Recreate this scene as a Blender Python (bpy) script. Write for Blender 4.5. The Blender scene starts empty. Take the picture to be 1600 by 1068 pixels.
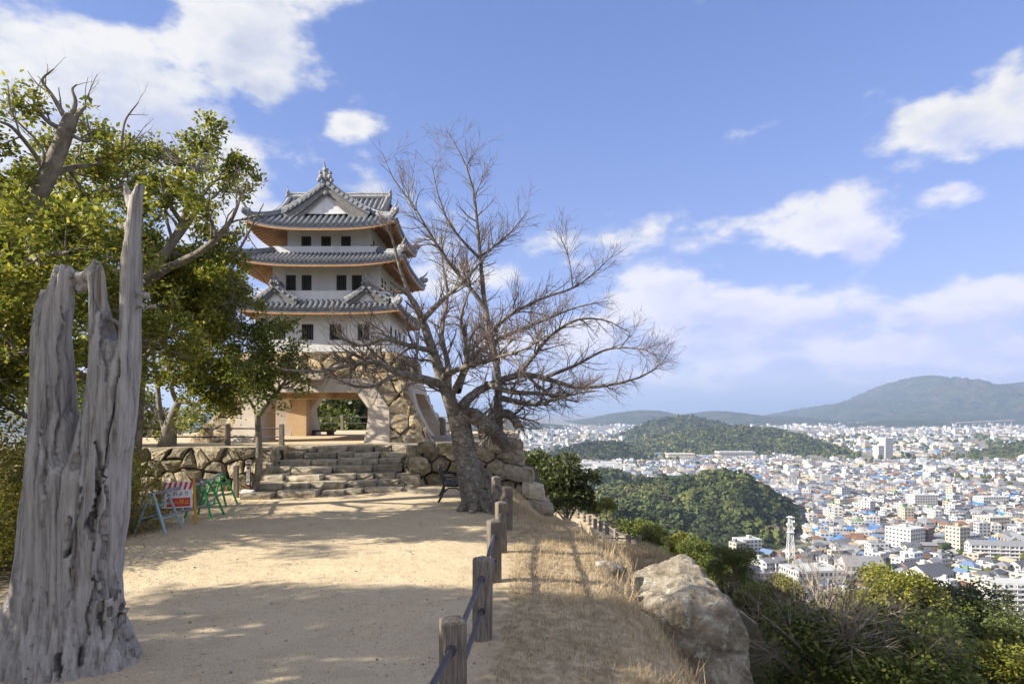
import bpy, bmesh, math, random
import numpy as np
from mathutils import Vector, Matrix
R_ = math.radians
rng = np.random.default_rng(7); random.seed(7)
scene = bpy.context.scene
COL = scene.collection
# ------------------------------------------------------------ camera, sky, sun, exposure
F = 1067.0; HZ = 640.0; CZ = 2.3; SKY_TINT = (1.04, 1.08, 1.64); NOFF = (1.9, 7.7, 3.2)          # focal length and horizon row in photo pixels, eye height
cam = bpy.data.objects.new('camera', bpy.data.cameras.new('camera')); COL.objects.link(cam)
cam.location = (0, 0, CZ); cam.rotation_euler = (R_(90), 0, 0)
cam.data.sensor_width = 36.0; cam.data.lens = 36.0 * F / 1600.0
cam.data.shift_y = (HZ - 534.0) / 1600.0   # level camera with a rising front, so uprights stay upright
cam.data.clip_start = 0.05; cam.data.clip_end = 80000.0
scene.camera = cam
SUN_EL = R_(29); SUN_AZ = math.atan2(-0.95, -0.27)
sunv = Vector((math.sin(SUN_AZ) * math.cos(SUN_EL), math.cos(SUN_AZ) * math.cos(SUN_EL), math.sin(SUN_EL)))
sl = bpy.data.lights.new('sun', 'SUN'); sl.energy = 4.1; sl.angle = R_(0.53); sl.color = (1.0, 0.92, 0.79)
so = bpy.data.objects.new('sun', sl); COL.objects.link(so)
so.rotation_euler = sunv.to_track_quat('Z', 'Y').to_euler(); so.location = (-40, -15, 40)
scene.view_settings.view_transform = 'Standard'; scene.view_settings.look = 'None'
scene.view_settings.gamma = 1.0; scene.view_settings.use_curve_mapping = False
scene.view_settings.exposure = 1.45
try:
    cy = scene.cycles
    cy.use_denoising = True; cy.max_bounces = 6; cy.diffuse_bounces = 3; cy.glossy_bounces = 2
    cy.transmission_bounces = 3; cy.transparent_max_bounces = 6; cy.volume_bounces = 0
    cy.caustics_reflective = False; cy.caustics_refractive = False
except Exception: pass

def P(x, y, d):                            # photo pixel + distance along the view axis -> point
    return ((x - 800.0) / F * d, d, CZ + (HZ - y) / F * d)

# ------------------------------------------------------------ node helpers
class NT:
    def __init__(s, tree): s.t = tree; s.n = tree.nodes; s.l = tree.links
    def new(s, typ, **kw):
        n = s.n.new(typ)
        for k, v in kw.items():
            if k.startswith('i_'):
                key = k[2:]; key = int(key) if key.isdigit() else key
                s.set(n.inputs[key], v)
            else: setattr(n, k, v)
        return n
    def set(s, sock, v):
        if hasattr(v, 'is_output'): s.l.new(v, sock)
        else: sock.default_value = v
    def m(s, op, a, b=None, c=None, clamp=False):
        n = s.n.new('ShaderNodeMath'); n.operation = op; n.use_clamp = clamp
        for i, v in enumerate((a, b, c)):
            if v is not None: s.set(n.inputs[i], v)
        return n.outputs[0]
    def mix(s, f, a, b):
        n = s.n.new('ShaderNodeMix'); n.data_type = 'RGBA'
        s.set(n.inputs[0], f); s.set(n.inputs[6], a); s.set(n.inputs[7], b); return n.outputs[2]
    def noise(s, vec, scale, detail=4, rough=.55):
        n = s.n.new('ShaderNodeTexNoise'); n.inputs['Scale'].default_value = scale
        n.inputs['Detail'].default_value = detail; n.inputs['Roughness'].default_value = rough
        if vec is not None: s.l.new(vec, n.inputs['Vector'])
        return n.outputs['Fac']
    def ramp(s, f, stops, interp='LINEAR'):
        n = s.n.new('ShaderNodeValToRGB'); cr = n.color_ramp; cr.interpolation = interp
        while len(cr.elements) < len(stops): cr.elements.new(.5)
        for e, (p, c) in zip(cr.elements, stops):
            e.position = p; e.color = (c[0], c[1], c[2], 1) if not isinstance(c, (int, float)) else (c, c, c, 1)
        s.l.new(f, n.inputs[0]); return n.outputs[0]
    def smooth(s, v, a, b):
        n = s.n.new('ShaderNodeMapRange'); n.interpolation_type = 'SMOOTHSTEP'
        s.set(n.inputs[0], v); n.inputs[1].default_value = a; n.inputs[2].default_value = b; return n.outputs[0]
def c4(c): return (c[0], c[1], c[2], 1.0)

MATS = {}
def material(name):
    m = bpy.data.materials.new(name); m.use_nodes = True
    nt = NT(m.node_tree); b = nt.n['Principled BSDF']; MATS[name] = m
    return m, nt, b
def nmat(name, cols, scale=4.0, stretch=(1, 1, 1), detail=5, rough=.85, bump=.3, bscale=None, bdist=.02,
         rand=0.0, spec=.3, metal=0.0, c2=None, c2s=1.0, c2r=(.5, .65)):
    """cols: list of colours spread over a noise; c2: patches of another colour; rand: brightness change per object"""
    m, nt, b = material(name)
    geo = nt.new('ShaderNodeNewGeometry').outputs['Position']
    mp = nt.new('ShaderNodeMapping'); nt.l.new(geo, mp.inputs[0]); mp.inputs['Scale'].default_value = stretch
    v = mp.outputs[0]
    f = nt.noise(v, scale, detail, .62)
    n = len(cols); lo, hi = .3, .7
    col = nt.ramp(f, [(lo + (hi - lo) * i / max(1, n - 1), c) for i, c in enumerate(cols)])
    if c2 is not None:
        g = nt.noise(v, c2s, 6, .65); col = nt.mix(nt.smooth(g, *c2r), col, c4(c2))
    if rand:
        oi = nt.new('ShaderNodeObjectInfo').outputs['Random']
        k = nt.m('MULTIPLY_ADD', oi, 2 * rand, 1 - rand)
        vm = nt.new('ShaderNodeVectorMath', operation='SCALE'); nt.l.new(col, vm.inputs[0]); nt.l.new(k, vm.inputs['Scale'])
        col = vm.outputs[0]
    nt.l.new(col, b.inputs['Base Color'])
    b.inputs['Roughness'].default_value = rough; b.inputs['Metallic'].default_value = metal
    b.inputs['Specular IOR Level'].default_value = spec
    if bump:
        h = nt.noise(v, bscale or scale * 3, 6, .65)
        bp = nt.new('ShaderNodeBump'); bp.inputs['Strength'].default_value = bump; bp.inputs['Distance'].default_value = bdist
        nt.l.new(h, bp.inputs['Height']); nt.l.new(bp.outputs[0], b.inputs['Normal'])
    return m
def leafmat(name, cols, trans=.35, rough=.45, obj_rand=0.0):
    m, nt, b = material(name)
    g = nt.new('ShaderNodeNewGeometry')
    col = nt.ramp(g.outputs['Random Per Island'], [(i / (len(cols) - 1), c) for i, c in enumerate(cols)])
    if obj_rand:
        oi = nt.new('ShaderNodeObjectInfo').outputs['Random']
        k = nt.m('MULTIPLY_ADD', oi, 2 * obj_rand, 1 - obj_rand)
        vm = nt.new('ShaderNodeVectorMath', operation='SCALE'); nt.l.new(col, vm.inputs[0]); nt.l.new(k, vm.inputs['Scale'])
        col = vm.outputs[0]
    nt.l.new(col, b.inputs['Base Color']); b.inputs['Roughness'].default_value = rough
    b.inputs['Specular IOR Level'].default_value = .35
    tr = nt.new('ShaderNodeBsdfTranslucent'); nt.l.new(col, tr.inputs[0])
    mx = nt.new('ShaderNodeMixShader'); mx.inputs[0].default_value = trans
    nt.l.new(b.outputs[0], mx.inputs[1]); nt.l.new(tr.outputs[0], mx.inputs[2])
    nt.l.new(mx.outputs[0], nt.n['Material Output'].inputs[0])
    return m

# ------------------------------------------------------------ world: daylight sky with scattered cumulus
w = bpy.data.worlds.new('World'); scene.world = w; w.use_nodes = True
nt = NT(w.node_tree); bg = nt.n['Background']
sky = nt.new('ShaderNodeTexSky', sky_type='NISHITA'); sky.sun_disc = False
sky.sun_elevation = SUN_EL; sky.sun_rotation = SUN_AZ % (2 * math.pi)
sky.altitude = 100; sky.air_density = 1.0; sky.dust_density = .1; sky.ozone_density = 2.0
dirv = nt.new('ShaderNodeTexCoord').outputs['Generated']
sx = nt.new('ShaderNodeSeparateXYZ'); nt.l.new(dirv, sx.inputs[0])
az = nt.m('ARCTAN2', sx.outputs[0], sx.outputs[1]); el = nt.m('ARCSINE', sx.outputs[2])
# (azimuth, elevation, half width, half height) of each cloud bank, from photo pixels
def cl(x, y, wx, wy):
    a = math.atan2(x - 800, F); h = math.hypot(x - 800, F)
    return a, math.atan2(HZ - y, h), wx / h * math.cos(a), wy / h
clouds = [(60, 160, 380, 150), (250, 215, 200, 75), (390, 50, 140, 95), (420, 140, 55, 50), (375, 280, 70, 60), (545, 195, 40, 18),
          (400, 360, 110, 60), (640, 375, 120, 70), (570, 300, 50, 26), (760, 430, 110, 60),
          (1060, 445, 185, 85), (1130, 480, 110, 50), (1260, 352, 115, 46), (1358, 385, 50, 32), (1500, 190, 125, 45),
          (1590, 150, 60, 40), (1490, 302, 60, 15), (1310, 505, 110, 55), (1490, 525, 150, 65), (1120, 545, 120, 38), (1420, 495, 60, 26), (1570, 560, 130, 40), (1380, 540, 120, 40),
          (1240, 543, 36, 15), (900, 520, 110, 50), (1430, 580, 190, 20), (1180, 590, 120, 14), (1000, 590, 110, 16), (1600, 590, 120, 25),
          (720, 600, 140, 30), (300, 590, 160, 30), (500, 500, 140, 50), (-150, 250, 160, 90), (1780, 420, 150, 60)]
mask = None
for x, y, a, b in clouds:
    A, E, WA, WE = cl(x, y, a, b)
    dx = nt.m('MULTIPLY_ADD', az, 1 / WA, -A / WA); dy = nt.m('MULTIPLY_ADD', el, 1 / WE, -E / WE)
    r = nt.m('SQRT', nt.m('ADD', nt.m('MULTIPLY', dx, dx), nt.m('MULTIPLY', dy, dy)))
    v = nt.m('SUBTRACT', 1.0, r)
    mask = v if mask is None else nt.m('MAXIMUM', mask, v)
mp = nt.new('ShaderNodeMapping'); nt.l.new(dirv, mp.inputs[0]); mp.inputs['Scale'].default_value = (1, 1, 1.9); mp.inputs['Location'].default_value = NOFF
n1 = nt.noise(mp.outputs[0], 7.0, 10, .56)
mp2 = nt.new('ShaderNodeMapping'); nt.l.new(dirv, mp2.inputs[0]); mp2.inputs['Scale'].default_value = (1, 1, 1.9)
mp2.inputs['Location'].default_value = (NOFF[0] - .035, NOFF[1] - .012, NOFF[2] + .05)     # the same noise a little towards the sun: lit rims, grey bases
n2 = nt.noise(mp2.outputs[0], 7.0, 10, .56)
# cloud goes on round the sky, thickened out of view to add fill light
wide = nt.noise(mp.outputs[0], 2.3, 3, .5)
far = nt.m('MULTIPLY_ADD', nt.smooth(nt.m('ABSOLUTE', az), .85, 1.2), 1.6, -1.2)
wide = nt.m('MULTIPLY_ADD', nt.m('SUBTRACT', wide, .5), 3.0, far)
mask = nt.m('MAXIMUM', nt.m('MAXIMUM', mask, -1.0), nt.m('MINIMUM', wide, .8))
dens = nt.m('ADD', nt.m('MULTIPLY', mask, .85), nt.m('MULTIPLY_ADD', n1, 4.6, -2.16))
cov = nt.smooth(dens, -.15, .6)
cov = nt.m('MULTIPLY', cov, nt.smooth(el, -.005, .03))
shade = nt.m('MULTIPLY_ADD', nt.m('SUBTRACT', n1, n2), 3.0, .62, clamp=True)
thick = nt.smooth(dens, .35, 1.5)
shade = nt.m('SUBTRACT', shade, nt.m('MULTIPLY', thick, .42), clamp=True)
ccol = nt.ramp(shade, [(.1, (2.8, 3.05, 3.7)), (.45, (3.8, 3.9, 4.2)), (.8, (4.8, 4.7, 4.55))])
tint = nt.new('ShaderNodeVectorMath', operation='MULTIPLY'); k_ = nt.new('ShaderNodeVectorMath', operation='MULTIPLY_ADD'); nt.l.new(sky.outputs[0], k_.inputs[0]); k_.inputs[1].default_value = (.17, .17, .17); k_.inputs[2].default_value = (1, 1, 1)      # hold back the glare along the horizon
dv_ = nt.new('ShaderNodeVectorMath', operation='DIVIDE'); nt.l.new(sky.outputs[0], dv_.inputs[0]); nt.l.new(k_.outputs[0], dv_.inputs[1])
nt.l.new(dv_.outputs[0], tint.inputs[0]); tint.inputs[1].default_value = SKY_TINT
lt = nt.new('ShaderNodeVectorMath', operation='MAXIMUM'); nt.l.new(ccol, lt.inputs[0]); sk2 = nt.new('ShaderNodeVectorMath', operation='SCALE'); nt.l.new(tint.outputs[0], sk2.inputs[0]); sk2.inputs['Scale'].default_value = 1.06; nt.l.new(sk2.outputs[0], lt.inputs[1]); lite = lt.outputs[0]
nt.l.new(nt.mix(nt.m('MULTIPLY', cov, .93), tint.outputs[0], lite), bg.inputs[0])
bg.inputs[1].default_value = 0.075

# ------------------------------------------------------------ object helpers
def setp(o, label=None, cat=None, group=None, kind=None):
    if label: o['label'] = label
    if cat: o['category'] = cat
    if group: o['group'] = group
    if kind: o['kind'] = kind
    return o
def thing(name, label, cat, loc=(0, 0, 0), group=None):
    o = bpy.data.objects.new(name, None); COL.objects.link(o); o.location = loc; o.empty_display_size = .2
    return setp(o, label, cat, group)
def mk(name, me, mat=None, parent=None, world=True, smooth=False):
    """link a mesh as an object; its coordinates are world ones unless world=False"""
    o = bpy.data.objects.new(name, me); COL.objects.link(o)
    if mat is not None:
        for mm in (mat if isinstance(mat, (list, tuple)) else [mat]): me.materials.append(MATS[mm] if isinstance(mm, str) else mm)
    if smooth: me.polygons.foreach_set('use_smooth', np.ones(len(me.polygons), dtype=bool))
    if parent is not None:
        o.parent = parent
        if world and parent.type == 'EMPTY': o.matrix_parent_inverse = Matrix.Translation(-Vector(parent.location))
    return o
def mesh(name, V, Fc):
    me = bpy.data.meshes.new(name); me.from_pydata([tuple(v) for v in V], [], [tuple(f) for f in Fc]); me.update(); return me
def npmesh(name, V, Q):
    """fast mesh of equal-sized polygons"""
    V = np.asarray(V, np.float32).reshape(-1, 3); Q = np.asarray(Q, np.int32); k = Q.shape[1]
    me = bpy.data.meshes.new(name); me.vertices.add(len(V)); me.vertices.foreach_set('co', V.ravel())
    me.loops.add(Q.size); me.loops.foreach_set('vertex_index', Q.ravel())
    me.polygons.add(len(Q)); me.polygons.foreach_set('loop_start', np.arange(0, Q.size, k, dtype=np.int32))
    try: me.polygons.foreach_set('loop_total', np.full(len(Q), k, np.int32))
    except Exception: pass
    me.update(calc_edges=True); return me
class MB:
    """mesh builder: boxes, prisms, tubes"""
    def __init__(s): s.V = []; s.F = []; s.mi = []
    def add(s, V, Fc, mi=0):
        o = len(s.V); s.V += [tuple(v) for v in V]; s.F += [tuple(i + o for i in f) for f in Fc]; s.mi += [mi] * len(Fc); return s
    def box(s, c, d, rz=0.0, mi=0, tilt=None):
        x, y, z = d[0] / 2, d[1] / 2, d[2] / 2
        V = [Vector(v) for v in [(-x, -y, -z), (x, -y, -z), (x, y, -z), (-x, y, -z), (-x, -y, z), (x, -y, z), (x, y, z), (-x, y, z)]]
        M = Matrix.Rotation(rz, 4, 'Z')
        if tilt is not None: M = M @ tilt
        V = [M @ v + Vector(c) for v in V]
        return s.add(V, [(0, 3, 2, 1), (4, 5, 6, 7), (0, 1, 5, 4), (1, 2, 6, 5), (2, 3, 7, 6), (3, 0, 4, 7)], mi)
    def bar(s, a, b, r, n=6, mi=0, r2=None):
        V, Q = tubes(np.array([[a, b]], float), np.array([[r, r if r2 is None else r2]]), n)
        s.add(V, Q, mi); k = len(s.V) - 2 * n
        s.F.append(tuple(k + i for i in range(n))[::-1]); s.F.append(tuple(k + n + i for i in range(n))); s.mi += [mi, mi]; return s
    def path(s, pts, r, n=6, mi=0):
        pts = np.array([pts], float); r = np.broadcast_to(np.asarray(r, float), (1, pts.shape[1]))
        V, Q = tubes(pts, r, n); s.add(V, Q, mi); return s
    def beam(s, a, b, w, h, mi=0):
        a = Vector(a); b = Vector(b); t = (b - a).normalized()
        u = t.cross(Vector((0, 0, 1)));  u = u.normalized() if u.length > 1e-4 else Vector((1, 0, 0))
        v = u.cross(t).normalized(); V = []
        for p in (a, b):
            for su, sv in ((-1, -1), (1, -1), (1, 1), (-1, 1)): V.append(p + u * su * w / 2 + v * sv * h / 2)
        return s.add(V, [(0, 1, 2, 3), (7, 6, 5, 4), (0, 4, 5, 1), (1, 5, 6, 2), (2, 6, 7, 3), (3, 7, 4, 0)], mi)
    def ball(s, c, r, n=8, m=5, mi=0, sc=(1, 1, 1)):
        V = []; Q = []
        for i in range(m + 1):
            th = math.pi * i / m
            for j in range(n):
                ph = 2 * math.pi * j / n
                V.append((c[0] + r * sc[0] * math.sin(th) * math.cos(ph), c[1] + r * sc[1] * math.sin(th) * math.sin(ph), c[2] + r * sc[2] * math.cos(th)))
        for i in range(m):
            for j in range(n): Q.append((i * n + j, (i + 1) * n + j, (i + 1) * n + (j + 1) % n, i * n + (j + 1) % n))
        return s.add(V, Q, mi)
    def disc(s, c, r, t, axis='Y', n=10, mi=0):
        a = Vector(c); d = {'Y': Vector((0, t, 0)), 'X': Vector((t, 0, 0)), 'Z': Vector((0, 0, t))}[axis]
        return s.bar(tuple(a - d / 2), tuple(a + d / 2), r, n, mi)
    def me(s, name):
        me = mesh(name, s.V, s.F)
        if any(s.mi): me.polygons.foreach_set('material_index', np.array(s.mi, np.int32))
        return me
    def ob(s, name, mat, parent=None, smooth=False): return mk(name, s.me(name), mat, parent, True, smooth)

def tubes(Pt, R, n=5):
    """Pt (N,K,3) polylines, R (N,K) radii -> verts, quads"""
    Pt = np.asarray(Pt, float); N, K, _ = Pt.shape
    T = np.gradient(Pt, axis=1); T /= np.linalg.norm(T, axis=2, keepdims=True) + 1e-9
    ax = np.abs(T).max(axis=1).argmin(axis=1); ref = np.eye(3)[ax][:, None, :] * np.ones((1, K, 1))       # one reference axis along the whole line, so it never flips
    U = np.cross(T, ref); U /= np.linalg.norm(U, axis=2, keepdims=True) + 1e-9
    W = np.cross(T, U)
    a = np.arange(n) * 2 * math.pi / n
    V = Pt[:, :, None, :] + np.asarray(R)[:, :, None, None] * (np.cos(a)[None, None, :, None] * U[:, :, None, :] + np.sin(a)[None, None, :, None] * W[:, :, None, :])
    idx = np.arange(N * K * n).reshape(N, K, n)
    A = idx[:, :-1, :]; B = idx[:, 1:, :]
    Q = np.stack([A, np.roll(A, -1, 2), np.roll(B, -1, 2), B], -1).reshape(-1, 4)
    return V.reshape(-1, 3), Q
def resample(pts, K):
    """smooth a short control polyline into K points (centripetal-like Catmull-Rom)"""
    p = np.asarray(pts, float); m = len(p)
    if m == 2: p = np.array([p[0], (p[0] + p[1]) / 2, p[1]]); m = 3
    q = np.vstack([2 * p[0] - p[1], p, 2 * p[-1] - p[-2]])
    t = np.linspace(0, m - 1 - 1e-6, K); i = t.astype(int); f = (t - i)[:, None]
    a, b, c, d = q[i], q[i + 1], q[i + 2], q[i + 3]
    return .5 * (2 * b + (c - a) * f + (2 * a - 5 * b + 4 * c - d) * f ** 2 + (3 * b - a - 3 * c + d) * f ** 3)
def grow(Pt, R, n, L, ang, up, K, wig, tmin=.2, rr=.55, rtip=.3, rmax=1.0, taper=.5, g=None):
    g = g or rng; N, K0, _ = Pt.shape
    ln = np.linalg.norm(np.diff(Pt, axis=1), axis=2).sum(1); i = g.choice(N, n, p=ln / ln.sum())
    t = g.uniform(tmin, 1, n); k = np.minimum((t * (K0 - 1)).astype(int), K0 - 2); f = (t * (K0 - 1) - k)[:, None]
    pos = Pt[i, k] * (1 - f) + Pt[i, k + 1] * f; tan = Pt[i, k + 1] - Pt[i, k]; tan /= np.linalg.norm(tan, axis=1, keepdims=True) + 1e-9
    r0 = np.minimum((R[i, k] * (1 - f[:, 0]) + R[i, k + 1] * f[:, 0]) * rr, rmax)
    pr = np.cross(tan, g.normal(size=(n, 3))); pr /= np.linalg.norm(pr, axis=1, keepdims=True) + 1e-9
    a = g.uniform(ang[0], ang[1], n)[:, None]
    d = tan * np.cos(a) + pr * np.sin(a); d[:, 2] += up; d /= np.linalg.norm(d, axis=1, keepdims=True)
    Li = g.uniform(L[0], L[1], n) * (1 - taper * (t - tmin)); st = (Li / (K - 1))[:, None]
    out = np.zeros((n, K, 3)); out[:, 0] = pos
    for j in range(1, K):
        d = d + g.normal(size=(n, 3)) * wig; d[:, 2] += up * .25; d /= np.linalg.norm(d, axis=1, keepdims=True)
        out[:, j] = out[:, j - 1] + d * st
    return out, r0[:, None] * (1 - (1 - rtip) * np.linspace(0, 1, K))[None, :]
def leaves(pos, size, flat=.6, g=None, droop=0.0, out=None):
    """rhombic leaves at points"""
    g = g or rng; n = len(pos); sz = g.uniform(size[0], size[1], n)[:, None]
    d = g.normal(size=(n, 3)); d[:, 2] = d[:, 2] * .6 - droop
    if out is not None: d += out
    d /= np.linalg.norm(d, axis=1, keepdims=True)
    nm = g.normal(size=(n, 3)) * (1 - flat); nm[:, 2] += flat; nm /= np.linalg.norm(nm, axis=1, keepdims=True)
    s = np.cross(d, nm); s /= np.linalg.norm(s, axis=1, keepdims=True) + 1e-9
    up = np.cross(s, d)
    V = np.stack([pos, pos + d * sz * .5 + s * sz * .28 + up * sz * .06, pos + d * sz, pos + d * sz * .5 - s * sz * .28 + up * sz * .06], 1)
    return V.reshape(-1, 3), np.arange(n * 4).reshape(n, 4)
def fbm(x, y, seed=0, oct=5, lac=2.0, gain=.5):
    """cheap value noise"""
    r = np.random.default_rng(seed); tab = r.random((256, 256)); out = 0; a = 1.0; tot = 0
    x = np.asarray(x, float); y = np.asarray(y, float)
    for o in range(oct):
        xi = np.floor(x).astype(int); yi = np.floor(y).astype(int); fx = x - xi; fy = y - yi
        fx = fx * fx * (3 - 2 * fx); fy = fy * fy * (3 - 2 * fy)
        q = lambda i, j: tab[(xi + i) % 256, (yi + j) % 256]
        out = out + a * ((q(0, 0) * (1 - fx) + q(1, 0) * fx) * (1 - fy) + (q(0, 1) * (1 - fx) + q(1, 1) * fx) * fy)
        tot += a; a *= gain; x = x * lac + 17.3; y = y * lac + 9.1
    return out / tot
def sstep(v, a, b):
    t = np.clip((np.asarray(v, float) - a) / (b - a), 0, 1); return t * t * (3 - 2 * t)

# ------------------------------------------------------------ stones
def clip_half(poly, a, b, c):          # keep a*x+b*y<=c
    out = []
    for i in range(len(poly)):
        p, q = poly[i], poly[(i + 1) % len(poly)]; fp = a * p[0] + b * p[1] - c; fq = a * q[0] + b * q[1] - c
        if fp <= 0: out.append(p)
        if (fp < 0 < fq) or (fq < 0 < fp):
            t = fp / (fp - fq); out.append((p[0] + t * (q[0] - p[0]), p[1] + t * (q[1] - p[1])))
    return out
def voronoi(pts, box, asp=1.0):
    """cells of points in a box (x0,x1,y0,y1); asp > 1 makes the cells wider than tall"""
    res = []; A = [(p[0] / asp, p[1]) for p in pts]; bx = [(box[0] / asp, box[2]), (box[1] / asp, box[2]), (box[1] / asp, box[3]), (box[0] / asp, box[3])]
    arr = np.array(A)
    for i, p in enumerate(A):
        poly = bx; dd = ((arr - arr[i]) ** 2).sum(1); order = np.argsort(dd)[1:26]
        for j in order:
            q = A[j]; a, b = q[0] - p[0], q[1] - p[1]; c = (q[0] ** 2 + q[1] ** 2 - p[0] ** 2 - p[1] ** 2) / 2
            poly = clip_half(poly, a, b, c)
            if len(poly) < 3: break
        res.append([(x * asp, y) for x, y in poly])
    return res
def scatter(box, cw, ch, jit=.42):
    pts = []; nr = max(1, round((box[3] - box[2]) / ch)); nc = max(1, round((box[1] - box[0]) / cw))
    for r in range(nr):
        for c in range(-1, nc + 1):
            x = box[0] + (c + .5 + (.5 if r % 2 else 0) + random.uniform(-jit, jit)) * (box[1] - box[0]) / nc
            y = box[2] + (r + .5 + random.uniform(-jit, jit)) * (box[3] - box[2]) / nr
            if random.random() < .88: pts.append((x, y))
    return [p for p in pts if box[0] < p[0] < box[1] and box[2] < p[1] < box[3]]
def stone(poly, to3, joint, depth, bulge, name='stone'):
    cx = sum(p[0] for p in poly) / len(poly); cy_ = sum(p[1] for p in poly) / len(poly)
    rad = sum(math.hypot(p[0] - cx, p[1] - cy_) for p in poly) / len(poly)
    if rad < joint * 2: return None
    q = []
    for i in range(len(poly)):                       # split long edges, roughen
        a, b = poly[i], poly[(i + 1) % len(poly)]; L = math.hypot(a[0] - b[0], a[1] - b[1])
        if L < rad * .18: continue
        k = 2 if L > rad * .7 else 1
        for j in range(k):
            t = j / k; q.append((a[0] + (b[0] - a[0]) * t + random.uniform(-1, 1) * rad * .05, a[1] + (b[1] - a[1]) * t + random.uniform(-1, 1) * rad * .05))
    if len(q) < 4: return None
    s0 = 1 - joint / rad; tx, ty = random.uniform(-.3, .3), random.uniform(-.3, .3); n = len(q); V = []; b0 = bulge * random.uniform(.5, 1.3)
    for sc, h in ((s0, -depth), (s0, -bulge * .4), (s0 * .9, b0 * .55), (s0 * .55, b0 * .95)):
        for x, y in q:
            u, v = (x - cx) * sc, (y - cy_) * sc
            hh = h + ((u * tx + v * ty) + random.uniform(-.18, .18) * bulge if h > 0 else 0)
            V.append(to3(cx + u, cy_ + v, hh))
    V.append(to3(cx, cy_, b0)); Fc = []
    for r in range(3):
        for i in range(n): Fc.append((r * n + i, r * n + (i + 1) % n, (r + 1) * n + (i + 1) % n, (r + 1) * n + i))
    for i in range(n): Fc.append((3 * n + i, 3 * n + (i + 1) % n, 4 * n))
    return mesh(name, V, Fc)
def block(c, d, rz=0, rough=.06, name='stone', tilt=0, pw=6):
    """a hewn, worn block: a subdivided box with rounded corners"""
    V = []; idx = {}; Fc = []; n = 3
    def vid(i, j, k):
        if (i, j, k) not in idx:
            p = np.array([i / n - .5, j / n - .5, k / n - .5]) * 2
            q = p / max(1, (np.abs(p) ** pw).sum() ** (1 / pw)); q = q * (1 + random.uniform(-rough, rough))
            x, y, z = q[0] * d[0] / 2, q[1] * d[1] / 2, q[2] * d[2] / 2
            z += x * tilt; idx[(i, j, k)] = len(V)
            V.append((c[0] + x * math.cos(rz) - y * math.sin(rz), c[1] + x * math.sin(rz) + y * math.cos(rz), c[2] + z))
        return idx[(i, j, k)]
    for a in range(n):
        for b in range(n):
            Fc.append((vid(a, 0, b), vid(a + 1, 0, b), vid(a + 1, 0, b + 1), vid(a, 0, b + 1)))
            Fc.append((vid(a, b, n), vid(a + 1, b, n), vid(a + 1, b + 1, n), vid(a, b + 1, n)))
            Fc.append((vid(0, a, b), vid(0, a, b + 1), vid(0, a + 1, b + 1), vid(0, a + 1, b)))
            Fc.append((vid(n, a, b), vid(n, a + 1, b), vid(n, a + 1, b + 1), vid(n, a, b + 1)))
            Fc.append((vid(a, n, b), vid(a, n, b + 1), vid(a + 1, n, b + 1), vid(a + 1, n, b)))
    return mesh(name, V, Fc)
# ------------------------------------------------------------ materials
nmat('tile', [(.11, .118, .135), (.19, .2, .22), (.27, .28, .3)], 9, rough=.5, bump=.25, bscale=30, bdist=.01, spec=.5)
nmat('tile_edge', [(.2, .2, .21), (.4, .4, .4)], 8, rough=.7, bump=.2, bdist=.01)
nmat('plaster', [(.72, .71, .69), (.8, .79, .77)], 1.3, (3, 3, .45), rough=.9, bump=.08, bscale=18, bdist=.01, c2=(.62, .6, .57), c2s=.8, c2r=(.56, .8))
nmat('cedar', [(.36, .2, .1), (.5, .3, .16)], 6, (1, 1, 3), rough=.75, bump=.1)
nmat('bargeboard', [(.16, .155, .15), (.26, .25, .24)], 8, rough=.8, bump=.15)
nmat('window_dark', [(.012, .013, .014), (.03, .03, .028)], 3, rough=.35, bump=0)
nmat('frame_dark', [(.07, .07, .065), (.12, .115, .1)], 6, rough=.6, bump=.1)
nmat('concrete', [(.4, .34, .27), (.5, .43, .35)], 2.2, rough=.92, bump=.2, bscale=24, bdist=.01, c2=(.33, .28, .23), c2s=1.6, c2r=(.52, .75))
nmat('concrete_inner', [(.45, .32, .19), (.54, .4, .25)], 1.5, rough=.9, bump=.15, bscale=20, bdist=.01)
nmat('curb', [(.22, .2, .19), (.32, .3, .28)], 7, rough=.9, bump=.3)
nmat('stone_tan', [(.2, .145, .08), (.36, .28, .17), (.5, .42, .3)], 5.5, rough=.95, bump=.9, bscale=11, bdist=.05, rand=.3, c2=(.5, .47, .4), c2s=3.2, c2r=(.55, .68))
nmat('stone_wall', [(.13, .11, .075), (.28, .235, .16), (.45, .4, .3)], 7, detail=9, rough=.95, bump=1.0, bscale=15, bdist=.05, rand=.35, c2=(.2, .17, .07), c2s=2.2, c2r=(.56, .72))
nmat('stone_step', [(.24, .2, .145), (.38, .33, .25), (.52, .46, .36)], 7, detail=9, rough=.95, bump=.8, bscale=14, bdist=.04, rand=.3, c2=(.17, .14, .05), c2s=2.5, c2r=(.55, .7))
nmat('joint_earth', [(.035, .028, .018), (.08, .062, .04)], 5, rough=1, bump=.5)
nmat('rock', [(.13, .105, .075), (.28, .24, .18), (.44, .4, .33)], 3.6, detail=12, rough=.95, bump=1.0, bscale=14, bdist=.08, c2=(.48, .47, .4), c2s=7, c2r=(.56, .66))
nmat('post_wood', [(.07, .06, .048), (.19, .16, .13), (.27, .235, .19)], 9, (6, 6, .5), rough=.85, bump=.6, bscale=9, bdist=.012, rand=.2)
nmat('rail_iron', [(.07, .065, .075), (.12, .11, .12)], 6, rough=.5, bump=.1, metal=.3)
nmat('dead_wood', [(.22, .2, .18), (.45, .42, .39), (.58, .55, .52)], 2.2, (11, 11, .5), detail=8, rough=.9, bump=1.0, bscale=5, bdist=.035, c2=(.2, .14, .095), c2s=1.3, c2r=(.58, .74))
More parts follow.
